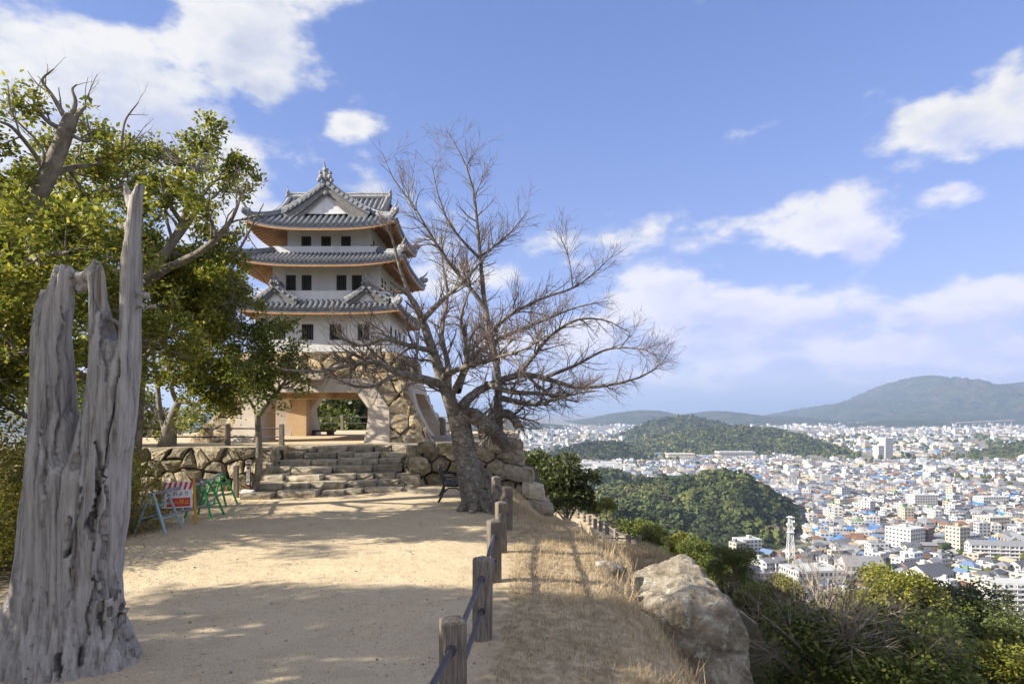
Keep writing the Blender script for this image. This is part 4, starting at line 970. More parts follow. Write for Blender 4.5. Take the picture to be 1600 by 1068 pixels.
bl = rock_mesh((2.48, 10.0, -1.34), (1, 1, 1), [((-.1, -1, .06), .98), ((.6, -.8, .12), 1.02), ((1, -.1, .17), .88), ((.1, -.1, 1), 1.2), ((-.45, .05, .9), 1.1), ((-1, -.1, .1), 1.02), ((0, 1, .1), 1.1), ((-.75, -.65, .2), 1.22), ((.75, 0, .65), 1.12), ((.15, -.75, .72), 1.24), ((0, 0, -1), 2.1), ((.9, 0, -.3), 1.35), ((-.6, 0, -.7), 1.6)], 7, 51, .4)
o = mk('boulder', bl, 'rock', smooth=True); setp(o, 'huge tan boulder jutting from the edge of the grass verge', 'boulder')
for i, (x, y, d, s) in enumerate(((948, 905, 10.6, .16), (1185, 1030, 11, .28), (1215, 1060, 10.5, .25))):
    c = P(x, y, d); zg = gz(c[0], c[1])
    me = rock_mesh((c[0], c[1], zg + s * .25), (s * 1.4, s, s * .8), [((random.uniform(-1, 1), random.uniform(-1, 1), random.uniform(-.4, 1)), random.uniform(.7, 1)) for _ in range(12)], 3, 60 + i, .1, 'edge_rock')
    o = mk('edge_rock', me, 'rock', smooth=True); setp(o, ['small rock half sunk in the turf above the boulder', 'rock on the dry slope beside the boulder', 'rock on the dry slope below the boulder'][i], 'rock')
# ------------------------------------------------------------ trees drawn from traced limbs
def limbs_arrays(limbs, K=14):
    Pt = []; R = []
    for pts, r0, r1 in limbs:
        Pt.append(resample([P(*p) for p in pts], K)); R.append(r0 + (r1 - r0) * np.linspace(0, 1, K) ** .85)
    return np.array(Pt), np.array(R)
def wood(name, sets, mat, parent, smooth=True):
    V = []; Q = []; o = 0
    for Pt, R, n in sets:
        v, q = tubes(Pt, R, n); V.append(v); Q.append(q + o); o += len(v)
    return mk(name, npmesh(name, np.vstack(V), np.vstack(Q)), mat, parent, True, smooth)
CD = 15.6
ch = [([(745, 806, CD), (738, 770, CD), (729, 720, CD), (722, 680, CD), (718, 652, CD)], .3, .235),
      ([(716, 665, CD), (703, 625, CD), (690, 590, CD), (676, 548, CD - .2), (660, 500, CD - .3), (640, 462, CD - .4), (610, 440, CD - .5)], .19, .04),
      ([(660, 500, CD - .3), (690, 470, CD - .3), (718, 445, CD - .3), (760, 400, CD)], .07, .02),
      ([(688, 600, CD), (655, 590, CD - .5), (620, 582, CD - 1), (591, 566, CD - 1.4), (555, 568, CD - 1.7), (500, 580, CD - 2), (440, 577, CD - 2.2)], .11, .02),
      ([(620, 582, CD - 1), (590, 600, CD - 1.3), (560, 604, CD - 1.6), (520, 590, CD - 2)], .06, .015),
      ([(676, 548, CD - .2), (640, 540, CD - .7), (600, 530, CD - 1.2), (560, 540, CD - 1.6), (520, 520, CD - 2)], .07, .015),
      ([(640, 462, CD - .4), (625, 420, CD - .4), (612, 370, CD - .6), (590, 330, CD - .8)], .05, .012),
      ([(720, 660, CD), (735, 648, CD - .2), (758, 662, CD - .1), (778, 680, CD + .6), (790, 697, CD + 2.5)], .19, .17),
      ([(778, 690, CD + 1.2), (776, 664, CD + 1.0), (777, 640, CD + .8)], .17, .14),
      ([(776, 648, CD + .8), (792, 646, CD + .6), (804, 655, CD + .4), (809, 665, CD + .3)], .12, .1),
      ([(777, 645, CD + .8), (779, 600, CD + .7), (774, 560, CD + .6), (766, 520, CD + .5), (757, 470, CD + .4), (751, 410, CD + .3), (746, 350, CD + .2), (738, 290, CD + .1), (722, 245, CD), (702, 210, CD)], .1, .008),
      ([(757, 480, CD + .4), (735, 450, CD + .3), (705, 415, CD + .2), (675, 370, CD), (645, 320, CD), (615, 280, CD), (598, 240, CD)], .055, .008),
      ([(751, 405, CD + .3), (722, 375, CD), (700, 345, CD - .2), (685, 305, CD - .3), (675, 260, CD - .4)], .04, .008),
      ([(751, 400, CD + .3), (772, 385, CD + .5), (800, 360, CD + .7), (825, 330, CD + .9)], .035, .008),
      ([(766, 520, CD + .5), (800, 490, CD + .8), (850, 465, CD + 1), (895, 450, CD + 1.2), (930, 425, CD + 1.4), (958, 398, CD + 1.5)], .05, .008),
      ([(895, 450, CD + 1.2), (890, 410, CD + 1.3), (880, 380, CD + 1.3), (868, 360, CD + 1.3)], .02, .006),
      ([(718, 640, CD), (740, 615, CD + .5), (770, 600, CD + 1), (810, 585, CD + 1.3), (850, 590, CD + 1.5), (900, 605, CD + 1.7), (960, 600, CD + 1.8), (1010, 585, CD + 1.9), (1035, 565, CD + 2)], .13, .01),
      ([(760, 600, CD + .8), (800, 612, CD), (840, 614, CD - .5), (880, 617, CD - .8), (930, 610, CD - 1)], .08, .015),
      ([(785, 622, CD + .4), (820, 630, CD - .2), (850, 630, CD - .6), (868, 622, CD - .8), (905, 628, CD - 1)], .075, .012),
      ([(715, 610, CD), (730, 570, CD + .8), (760, 540, CD + 1.6), (800, 520, CD + 2.2), (850, 500, CD + 2.6), (900, 480, CD + 2.9), (950, 470, CD + 3)], .1, .01),
      ([(810, 585, CD + 1.3), (835, 555, CD + 1), (860, 525, CD + .8), (900, 500, CD + .6), (945, 500, CD + .5), (985, 520, CD + .5)], .06, .01),
      ([(850, 590, CD + 1.5), (900, 570, CD + 1), (950, 545, CD + .6), (1000, 545, CD + .4), (1025, 555, CD + .3)], .05, .008),
      ([(700, 620, CD), (700, 570, CD + .8), (690, 520, CD + 1.3), (700, 460, CD + 1.8), (690, 400, CD + 2.1), (700, 350, CD + 2.2)], .09, .01),
      ([(705, 620, CD), (730, 560, CD - .8), (720, 500, CD - 1.4), (735, 450, CD - 1.8)], .08, .012),
      ([(690, 590, CD), (720, 575, CD - .8), (770, 560, CD - 1.6), (820, 545, CD - 2.2), (860, 520, CD - 2.5)], .08, .01)]
cher = thing('cherry_tree', 'large leafless cherry tree with lichened trunk beside the fence', 'tree', (P(745, 800, CD)[0], CD, 0))
Pt, R = limbs_arrays(ch)
g1 = np.random.default_rng(101)
b1 = grow(Pt[1:], R[1:], 230, (.4, 1.15), (.4, 1.1), .1, 8, .16, .15, .5, .35, .035, g=g1)
b2 = grow(b1[0], b1[1], 1200, (.35, .9), (.35, 1.0), .08, 6, .15, .1, .55, .35, .014, g=g1)
b2b = grow(Pt[1:], R[1:], 650, (.35, 1.0), (.5, 1.3), .14, 6, .15, .1, .4, .3, .012, g=g1)
B2 = (np.concatenate([b2[0], b2b[0]]), np.concatenate([b2[1], b2b[1]]))
b3 = grow(B2[0], B2[1], 7600, (.15, .45), (.35, .9), .14, 4, .13, .15, .6, .5, .0062, g=g1)
b3 = (b3[0], np.maximum(b3[1], .0026))
wood('trunk', [(Pt[:1], R[:1], 16), (Pt[7:10], R[7:10], 12)], 'bark_cherry', cher)
wood('limbs', [(np.delete(Pt, [0, 7, 8, 9], 0), np.delete(R, [0, 7, 8, 9], 0), 8), (b1[0], b1[1], 6)], 'bark_cherry', cher)
o = wood('twigs', [(B2[0], B2[1], 4), (b3[0], b3[1], 3)], 'bark_twig', cher); o['kind'] = 'stuff'
e = Pt[9][-1]; d = Pt[9][-1] - Pt[9][-2]; d /= np.linalg.norm(d); m2 = MB(); m2.bar(tuple(e - d * .02), tuple(e + d * .012), .1, 12); m2.ob('sawn_end', 'heartwood', cher)
# root flare
m2 = MB(); c0 = P(745, 800, CD)
for a in np.linspace(0, 2 * math.pi, 8)[:-1]:
    m2.path([(c0[0] + .16 * math.cos(a), CD + .16 * math.sin(a), .45), (c0[0] + .3 * math.cos(a), CD + .3 * math.sin(a), .12), (c0[0] + .5 * math.cos(a), CD + .5 * math.sin(a), -.06)], [.13, .11, .05], 8)
m2.ob('root', 'bark_cherry', cher, smooth=True)

def leafy(name, label, limbs, base, n1, n2, n3, nl, size, seed, leaf='leaf_oak', bark='bark_oak', L1=(.8, 1.8), L2=(.4, .9), L3=(.2, .45), skip=1, up=.12, xmax=None, group=None, spread=.1, flat=.55, dead=None, cat='tree'):
    """an evergreen tree: traced limbs, three orders of branches, leaves in sprays along the outer twigs"""
    t = thing(name, label, cat, base, group); g = np.random.default_rng(seed); Pt, R = limbs_arrays(limbs)
    b1 = grow(Pt[skip:], R[skip:], n1, L1, (.5, 1.2), up, 7, .2, .25, .5, .35, .05, g=g)
    b2 = grow(b1[0], b1[1], n2, L2, (.4, 1.1), up, 6, .2, .2, .55, .35, .02, g=g)
    if xmax is not None: kk = b2[0][:, -1, 0] < np.interp(b2[0][:, -1, 2], xmax[0], xmax[1]); b2 = (b2[0][kk], b2[1][kk])
    b3 = grow(b2[0], b2[1], n3, L3, (.3, 1.1), up * .8, 4, .18, .25, .6, .5, .008, g=g)
    wood('trunk', [(Pt, R, 12)], bark, t); o = wood('branches', [(b1[0], b1[1], 6), (b2[0], b2[1], 4), (b3[0], b3[1], 3)], bark, t)
    i = g.integers(0, len(b3[0]), nl); k = g.integers(1, 4, nl); pos = b3[0][i, k] + g.normal(size=(nl, 3)) * spread * np.array([1, 1, .55])
    out = (b3[0][i, 3] - b3[0][i, 0])
    if xmax is not None: kk = pos[:, 0] < np.interp(pos[:, 2], xmax[0], xmax[1]); pos, out = pos[kk], out[kk]
    out /= np.linalg.norm(out, axis=1, keepdims=True) + 1e-9
    V, Q = leaves(pos, size, flat, g, .1, out * .8)
    c = mk('crown', npmesh('crown', V, Q), leaf, t); c['kind'] = 'stuff'
    if dead is not None:
        Pd, Rd = limbs_arrays(dead); e1 = grow(Pd, Rd, 26, (.3, .9), (.4, .9), .15, 6, .14, .2, .5, .3, .02, g=g); e2 = grow(e1[0], e1[1], 70, (.15, .5), (.4, .9), .12, 4, .14, .2, .5, .3, .008, g=g)
        wood('dead_branches', [(Pd, Rd, 8), (e1[0], e1[1], 5), (e2[0], e2[1], 3)], bark, t)
    return t, Pt
# leaning oak far left
D1 = 12.0
leafy('evergreen_oak', 'leaning evergreen oak with dead antler-like top branches behind the dead trunk',
      [([(-90, 800, D1), (-60, 600, D1), (-20, 450, D1), (35, 345, D1), (75, 275, D1), (103, 205, D1), (112, 180, D1)], .24, .11),
       ([(35, 345, D1), (20, 300, D1 - .4), (-20, 260, D1 - .8), (-60, 230, D1 - 1)], .09, .03), ([(75, 275, D1), (110, 262, D1 + .5), (160, 255, D1 + 1), (190, 240, D1 + 1.2)], .07, .02),
       ([(-20, 450, D1), (20, 420, D1 - .8), (60, 400, D1 - 1.5), (110, 395, D1 - 2)], .09, .03), ([(-40, 520, D1), (10, 500, D1 + .8), (60, 480, D1 + 1.4), (110, 470, D1 + 2)], .09, .03),
       ([(-60, 600, D1), (-10, 570, D1 - .5), (30, 550, D1 - 1), (70, 545, D1 - 1.3)], .08, .03), ([(0, 400, D1), (30, 370, D1 + 1), (60, 350, D1 + 1.8), (100, 345, D1 + 2.4)], .07, .02),
       ([(75, 275, D1), (50, 235, D1 - .3), (20, 200, D1 - .6), (0, 190, D1 - .7)], .05, .02), ([(-60, 640, D1), (0, 620, D1 + .5), (40, 600, D1 + 1)], .06, .02)],
      (-10.1, 12, 0), 56, 210, 760, 21000, (.07, .13), 201, up=.1, L1=(.5, 1.2), L2=(.35, .75),
      dead=[([(108, 195, D1), (95, 172, D1), (82, 150, D1), (66, 125, D1), (84, 108, D1)], .06, .012), ([(110, 185, D1), (118, 160, D1), (113, 140, D1), (120, 132, D1)], .05, .012), ([(103, 205, D1), (75, 190, D1), (55, 165, D1), (52, 140, D1)], .05, .015),
            ([(112, 190, D1), (130, 170, D1), (135, 165, D1)], .05, .012), ([(108, 210, D1), (140, 220, D1), (135, 180, D1)], .04, .012), ([(150, 250, D1 + .5), (186, 235, D1 + .8), (195, 190, D1 + 1), (216, 160, D1 + 1)], .045, .01), ([(186, 238, D1 + .8), (205, 222, D1 + .8), (214, 214, D1 + .8)], .03, .01),
            ([(40, 300, D1), (70, 240, D1 - .5), (20, 180, D1 - .6), (12, 130, D1 - .6)], .03, .008)])
# big oak behind the dead trunk, limbs reaching right to the tower roofs
D2 = 15.5
leafy('evergreen_oak', 'big evergreen oak with long bare limbs reaching towards the tower roof',
      [([(140, 800, D2), (146, 700, D2), (152, 600, D2), (160, 520, D2), (180, 470, D2)], .24, .2),
       ([(180, 470, D2), (215, 450, D2), (255, 400, D2), (285, 350, D2), (300, 290, D2), (310, 255, D2)], .17, .04), ([(200, 462, D2), (250, 425, D2 - .6), (310, 395, D2 - 1), (350, 360, D2 - 1.2), (368, 330, D2 - 1.3), (376, 308, D2 - 1.3)], .12, .015),
       ([(180, 480, D2), (240, 430, D2 + .8), (300, 405, D2 + 1.2), (345, 408, D2 + 1.3), (372, 392, D2 + 1.4), (398, 345, D2 + 1.4), (412, 318, D2 + 1.4)], .09, .01), ([(255, 400, D2), (300, 340, D2 + 1), (320, 300, D2 + 1.5), (345, 275, D2 + 1.8)], .09, .02),
       ([(160, 520, D2), (120, 470, D2), (100, 400, D2), (105, 330, D2), (115, 260, D2)], .17, .06), ([(100, 400, D2), (60, 370, D2 + .5), (20, 360, D2 + 1)], .08, .03), ([(105, 330, D2), (150, 300, D2 + .4), (190, 290, D2 + .8), (230, 270, D2 + 1)], .08, .03),
       ([(180, 470, D2), (210, 400, D2 + 1.2), (220, 340, D2 + 1.6), (215, 290, D2 + 2)], .1, .03), ([(152, 600, D2), (100, 570, D2 - .8), (60, 540, D2 - 1.4), (20, 530, D2 - 2)], .09, .03), ([(285, 350, D2), (260, 310, D2 - .8), (250, 275, D2 - 1.2)], .06, .02),
       ([(152, 590, D2), (190, 560, D2 - .6), (230, 520, D2 - 1.2), (280, 500, D2 - 1.6)], .09, .025)],
      (-9.45, 15.5, 0), 80, 270, 950, 23000, (.075, .14), 202, 'leaf_oak', up=.1, xmax=((3, 5, 6.2, 8), (-6.6, -6.5, -6.2, -6.4)),
      dead=[([(305, 265, D2), (290, 255, D2), (270, 245, D2), (252, 233, D2)], .035, .008), ([(302, 285, D2), (308, 262, D2), (312, 250, D2)], .04, .012)])
# crooked tree on top of the left retaining wall
D3 = 20.6
leafy('evergreen_tree', 'crooked tree with spreading limbs rooted on the stone wall by the fence',
      [([(255, 706, D3), (258, 690, D3), (266, 660, D3), (275, 640, D3)], .22, .14), ([(258, 670, D3), (250, 640, D3), (246, 600, D3), (240, 560, D3), (232, 510, D3)], .1, .03),
       ([(272, 645, D3), (282, 625, D3 - .3), (310, 632, D3 - .6), (322, 618, D3 - .8), (345, 615, D3 - 1), (375, 600, D3 - 1.2), (400, 580, D3 - 1.4)], .12, .02), ([(278, 632, D3), (268, 605, D3 - .6), (278, 590, D3 - .8), (310, 585, D3 - 1.2), (350, 560, D3 - 1.5)], .08, .02),
       ([(262, 665, D3), (230, 630, D3 + .5), (200, 625, D3 + .8), (180, 640, D3 + 1)], .08, .02), ([(246, 600, D3), (280, 560, D3 + .6), (310, 520, D3 + 1), (330, 480, D3 + 1.2), (360, 460, D3 + 1.3)], .08, .02),
       ([(240, 560, D3), (230, 500, D3 - .8), (250, 460, D3 - 1.2), (290, 440, D3 - 1.5), (330, 445, D3 - 1.7)], .08, .02), ([(290, 540, D3), (330, 520, D3 - 1), (365, 510, D3 - 1.3), (385, 505, D3 - 1.4)], .06, .02)],
      (-10.5, D3, 1.2), 90, 330, 1250, 31000, (.075, .13), 203, 'leaf_oak', skip=2, up=.1, xmax=((1, 3.2, 4.2, 6), (-7.6, -7.4, -7.9, -8.3)))
leafy('evergreen_tree', 'bright crowned oak filling the space between dead trunk and tower',
      [([(205, 800, 18.0), (212, 700, 18), (218, 600, 18), (226, 520, 18)], .17, .12), ([(226, 520, 18), (260, 480, 17.6), (300, 455, 17.2), (340, 450, 17), (370, 470, 16.8)], .1, .02), ([(226, 520, 18), (240, 470, 17.4), (260, 435, 17), (300, 430, 16.6)], .1, .02),
       ([(222, 560, 18), (270, 520, 17.5), (320, 490, 17), (365, 500, 16.8)], .08, .02), ([(226, 520, 18), (200, 470, 17.5), (190, 430, 17)], .08, .02), ([(220, 600, 18), (190, 560, 17.4), (150, 540, 17)], .07, .02), ([(240, 480, 17.8), (300, 470, 18.5), (350, 480, 19)], .07, .02)],
      (-10.0, 18.0, 0), 80, 300, 1150, 31000, (.075, .13), 207, 'leaf_oak', skip=1, up=.12, xmax=((1, 3.2, 4.2, 6), (-7.2, -7.0, -6.9, -7.0)))
leafy('evergreen_tree', 'low spreading oak with bright foliage hanging behind the dead trunk',
      [([(50, 850, 13.2), (60, 720, 13.2), (72, 620, 13.2), (85, 540, 13.2)], .15, .1), ([(72, 620, 13.2), (30, 570, 12.8), (-10, 520, 12.4), (-40, 480, 12)], .08, .02), ([(85, 540, 13.2), (60, 480, 12.8), (30, 440, 12.4), (0, 400, 12)], .08, .02),
       ([(85, 540, 13.2), (110, 480, 13), (140, 440, 12.8), (175, 420, 12.6)], .08, .02), ([(78, 580, 13.2), (130, 560, 13), (175, 540, 12.8), (215, 520, 12.6)], .07, .02), ([(85, 540, 13.2), (90, 470, 13.4), (80, 420, 13.6), (60, 380, 13.8)], .07, .02), ([(66, 660, 13.2), (20, 640, 12.8), (-20, 610, 12.5)], .06, .02)],
      (-9.2, 13.2, 0), 80, 300, 1100, 30000, (.07, .12), 208, 'leaf_oak', skip=1, up=.06)
# small tree by the steps
D4 = 18.0
leafy('young_tree', 'slender mossy tree forking beside the foot of the stone steps',
      [([(392, 780, D4), (400, 755, D4), (405, 720, D4), (404, 680, D4), (402, 648, D4)], .11, .075), ([(402, 650, D4), (418, 630, D4 - .2), (435, 610, D4 - .4), (448, 590, D4 - .6), (452, 572, D4 - .7)], .08, .02),
       ([(402, 650, D4), (392, 628, D4 + .3), (378, 612, D4 + .6), (355, 600, D4 + .9), (335, 605, D4 + 1.1)], .05, .012), ([(378, 612, D4 + .6), (388, 580, D4 + .5), (395, 545, D4 + .4), (400, 520, D4 + .4)], .035, .01),
       ([(430, 612, D4 - .4), (410, 590, D4 - .6), (395, 575, D4 - .8), (385, 560, D4 - .9)], .03, .01), ([(395, 560, D4 + .4), (420, 545, D4 + .2), (440, 530, D4)], .025, .008)],
      (P(392, 776, D4)[0], D4, 0), 46, 160, 620, 9000, (.07, .12), 204, 'leaf_oak_deep', skip=1, up=.1, L1=(.4, 1.0), L2=(.3, .6))
# trees standing outside the left of the picture whose shade lies on the path
def grown_tree(name, label, x, y, h, seed, nl, group=None, leaf='leaf_oak', cr=.42):
    g = np.random.default_rng(seed); z = gz(x, y); lm = []
    def W(dx, dy, dz): q = (x + dx, y + dy, z + dz); return q
    t = thing(name, label, 'tree', (x, y, z), group)
    tp = [W(0, 0, -.2), W(.1, .05, h * .25), W(.0, .2, h * .5), W(.2, .1, h * .8)]; K = 14
    Pt = [resample(tp, K)]; R = [np.linspace(.3, .06, K)]
    for i in range(9):
        a = i * 2.4 + g.uniform(-.3, .3); zz_ = h * g.uniform(.25, .7); L = h * cr * g.uniform(.7, 1.1)
        Pt.append(resample([W(0.05, .1, zz_), W(L * .5 * math.cos(a), L * .5 * math.sin(a), zz_ + L * .25), W(L * math.cos(a), L * math.sin(a), zz_ + L * .5)], K)); R.append(np.linspace(.1, .025, K))
    Pt = np.array(Pt); R = np.array(R)
    b1 = grow(Pt[1:], R[1:], 70, (.9, 2.0), (.5, 1.2), .1, 7, .2, .2, .5, .35, .05, g=g); b2 = grow(b1[0], b1[1], 320, (.4, 1.0), (.4, 1.1), .1, 6, .2, .2, .55, .35, .02, g=g); b3 = grow(b2[0], b2[1], 800, (.2, .5), (.3, 1.1), .08, 4, .18, .25, .6, .5, .008, g=g)
    wood('trunk', [(Pt, R, 10)], 'bark_oak', t); wood('branches', [(b1[0], b1[1], 5), (b2[0], b2[1], 4), (b3[0], b3[1], 3)], 'bark_oak', t)
    i = g.integers(0, len(b3[0]), nl); k = g.integers(1, 4, nl); pos = b3[0][i, k] + g.normal(size=(nl, 3)) * .13
    V, Q = leaves(pos, (.1, .18), .5, g); c = mk('crown', npmesh('crown', V, Q), leaf, t); c['kind'] = 'stuff'
    return t
for i, (x, y, h, nl) in enumerate(((-9.5, 1.6, 9.0, 30000), (-13, 2.4, 9.5, 24000), (-7.2, -3.2, 8.5, 14000), (-15.8, 10.8, 8.5, 8000))):
    grown_tree('evergreen_oak', 'evergreen oak standing left of the path outside the view', x, y, h, 300 + i, nl, 'oaks left of the path')

# ------------------------------------------------------------ clipped-looking azalea mass at the left
def shrub(name, label, blobs, nl, size, seed, leaf, zf=None, group=None, cat='shrub', stems=True):
    g = np.random.default_rng(seed); b0 = blobs[0]; t = thing(name, label, cat, (b0[0], b0[1], gz(b0[0], b0[1]) if zf is None else zf), group)
    vol = np.array([b[3] * b[4] for b in blobs]); k = g.choice(len(blobs), nl, p=vol / vol.sum()); B = np.array(blobs)[k]
    d = g.normal(size=(nl, 3)); d /= np.linalg.norm(d, axis=1, keepdims=True); rr = (1 - np.abs(g.normal(size=nl)) * .16)
    bump = .78 + .45 * fbm(d[:, 0] * 2.6 + k * 3 + 20, d[:, 1] * 2.6 + d[:, 2] * 2.6 + 20, seed, 3)
    pos = B[:, :3] + d * (rr * bump)[:, None] * B[:, 3:6]
    zg = H(pos[:, 0], pos[:, 1]) if zf is None else np.full(nl, zf); pos = pos[pos[:, 2] > zg + .02]; d = d[:len(pos)]
    V, Q = leaves(pos, size, .35, g); c = mk('foliage', npmesh('foliage', V, Q), leaf, t); c['kind'] = 'stuff'
    if stems:
        Ps = []; Rs = []
        for b in blobs:
            for _ in range(16):
                e = g.normal(size=3); e /= np.linalg.norm(e); e[2] = abs(e[2]); z0 = gz(b[0], b[1]) if zf is None else zf
                a = np.array([b[0] + g.normal() * .15, b[1] + g.normal() * .15, z0]); f = np.array(b[:3]) + e * np.array(b[3:6]) * .95
                Ps.append(resample([a, (a + f) / 2 + g.normal(size=3) * .1, f], 6)); Rs.append(np.linspace(.018, .004, 6))
        wood('stems', [(np.array(Ps), np.array(Rs), 4)], 'bark_forest', t)
    return t
shrub('azalea_shrub', 'wide yellow green azalea shrub beside the blue grey barricade', [(-7.9, 12.2, .55, 1.0, 1.1, .95), (-8.6, 13.6, .7, 1.1, 1.2, 1.15), (-9.6, 14.8, .8, 1.3, 1.2, 1.35), (-8.9, 12.4, .8, 1.2, 1.2, 1.2), (-7.3, 12.9, .55, .72, .8, 1.1)], 40000, (.04, .07), 401, 'leaf_shrub')
shrub('azalea_shrub', 'azalea shrub between the dead trunk and the picture edge', [(-8.4, 9.6, .6, 1.2, 1.3, 1.2), (-7.5, 8.4, .35, .9, .9, .75), (-9.8, 10.4, .9, 1.4, 1.4, 1.5), (-7.2, 10.6, .4, .8, 1.0, .8)], 32000, (.04, .07), 402, 'leaf_shrub')
shrub('azalea_shrub', 'tall azalea thicket behind the leaning oak trunk', [(-11.5, 12.5, 1.1, 1.6, 1.6, 1.6), (-12.6, 14.6, 1.2, 1.6, 1.6, 1.7), (-11.2, 15.8, 1.0, 1.4, 1.3, 1.5)], 16000, (.045, .08), 403, 'leaf_shrub')
shrub('evergreen_shrub', 'dark evergreen shrub at the left end of the platform fence', [(-12.6, 20.4, 1.9, .8, .8, .9), (-13.6, 20.8, 2.3, 1.0, .9, 1.3)], 12000, (.07, .12), 404, 'leaf_oak_deep', zf=1.2)

# ------------------------------------------------------------ dry turf and litter
n = 160000; gx = rng.uniform(-.35, 3.2, n); gy = rng.uniform(3.2, 19.5, n) ; fxx = np.interp(gy, [p[1] for p in FX], [p[0] for p in FX])
den = fbm(gx * 1.3, gy * 1.3, 61, 4); keep = (gx > fxx + .12 + .5 * (den - .35)) & (rng.random(n) < .15 + 1.5 * np.clip(den - .3, 0, 1)) & ~((gx > 1.7) & (gy > 8.7) & (gy < 11.2)) & ~((gx > 1.3) & (gy > 14))
gx, gy = gx[keep], gy[keep]; gzv = H(gx, gy); n = len(gx)
a = rng.uniform(0, 2 * math.pi, n); L = rng.uniform(.035, .12, n); lean = rng.uniform(.3, 1.45, n)
dv = np.stack([np.cos(a) * np.sin(lean), np.sin(a) * np.sin(lean), np.cos(lean)], -1); sd = np.stack([-np.sin(a), np.cos(a), np.zeros(n)], -1) * .0045
p0 = np.stack([gx, gy, gzv - .004], -1); V = np.stack([p0 - sd, p0 + sd, p0 + dv * L[:, None]], 1).reshape(-1, 3)
o = mk('dry_grass', npmesh('dry_grass', V, np.arange(3 * n).reshape(-1, 3)), 'dry_grass_blade'); setp(o, 'short dry straw coloured turf along the path edge', 'grass', kind='stuff')
n = 26000; gx = rng.uniform(2.2, 9.6, n); gy = rng.uniform(36, 47, n); keep = (fbm(gx * .5, gy * .5, 63, 3) > .38); gx, gy = gx[keep], gy[keep]; n = len(gx)
a = rng.uniform(0, 2 * math.pi, n); L = rng.uniform(.25, .8, n); lean = rng.uniform(.05, .7, n)
dv = np.stack([np.cos(a) * np.sin(lean), np.sin(a) * np.sin(lean), np.cos(lean)], -1); sd = np.stack([-np.sin(a), np.cos(a), np.zeros(n)], -1) * .012
p0 = np.stack([gx, gy, H(gx, gy) - .02], -1); V = np.stack([p0 - sd, p0 + sd, p0 + dv * L[:, None]], 1).reshape(-1, 3)
o = mk('dry_grass', npmesh('dry_grass', V, np.arange(3 * n).reshape(-1, 3)), 'dry_grass_blade'); setp(o, 'tall dry brown grass before the lower terrace fence', 'grass', kind='stuff')
n = 9000; gx = rng.uniform(1.5, 7, n); gy = rng.uniform(5, 15, n); a = rng.uniform(0, 6.28, n); L = rng.uniform(.1, .35, n); lean = rng.uniform(.1, .9, n)
dv = np.stack([np.cos(a) * np.sin(lean), np.sin(a) * np.sin(lean), np.cos(lean)], -1); sd = np.stack([-np.sin(a), np.cos(a), np.zeros(n)], -1) * .006
p0 = np.stack([gx, gy, H(gx, gy) - .02], -1); V = np.stack([p0 - sd, p0 + sd, p0 + dv * L[:, None]], 1).reshape(-1, 3)
o = mk('dry_grass', npmesh('dry_grass', V, np.arange(3 * n).reshape(-1, 3)), 'dry_grass_blade'); setp(o, 'dry grass tufts on the slope round the boulder', 'grass', kind='stuff')
n = 5500; gy = 3.2 + 12 * rng.random(n) ** 1.6; gx = rng.uniform(-6.5, -.2, n); V0 = np.array([(1, 0, 0), (-1, 0, 0), (0, 1, 0), (0, -1, 0), (0, 0, 1), (0, 0, -1)], float); F0 = np.array([(0, 2, 4), (2, 1, 4), (1, 3, 4), (3, 0, 4), (2, 0, 5), (1, 2, 5), (3, 1, 5), (0, 3, 5)])
sz_ = rng.uniform(.003, .011, n) * (1 + 1.2 * (rng.random(n) < .03)); V = np.stack([gx, gy, H(gx, gy) + sz_ * .3], -1)[:, None] + V0[None] * (sz_[:, None, None] * rng.uniform(.6, 1.3, (n, 6, 1))) * np.array([1, 1, .7])
setp(mk('gravel', npmesh('gravel', V.reshape(-1, 3), (F0[None] + (np.arange(n) * 6)[:, None, None]).reshape(-1, 3)), 'stone_step'), 'loose grit and small pebbles on the path', 'gravel', kind='stuff')
n = 5000; gx = rng.uniform(-9, -4.6, n); gy = rng.uniform(5.5, 18.5, n); lb = np.interp(gy, [5, 9, 14, 18.5], [-5.4, -6.0, -7.2, -7.3]); keep = (gx < lb + np.abs(rng.normal(size=n)) * .45) | (rng.random(n) < .04); gx, gy = gx[keep], gy[keep]
V, Q = leaves(np.stack([gx, gy, H(gx, gy) + .006], -1), (.03, .06), .92); o = mk('fallen_leaves', npmesh('fallen_leaves', V, Q), 'fallen_leaf'); setp(o, 'scattered brown fallen leaves along the shrub edge', 'leaves', kind='stuff')

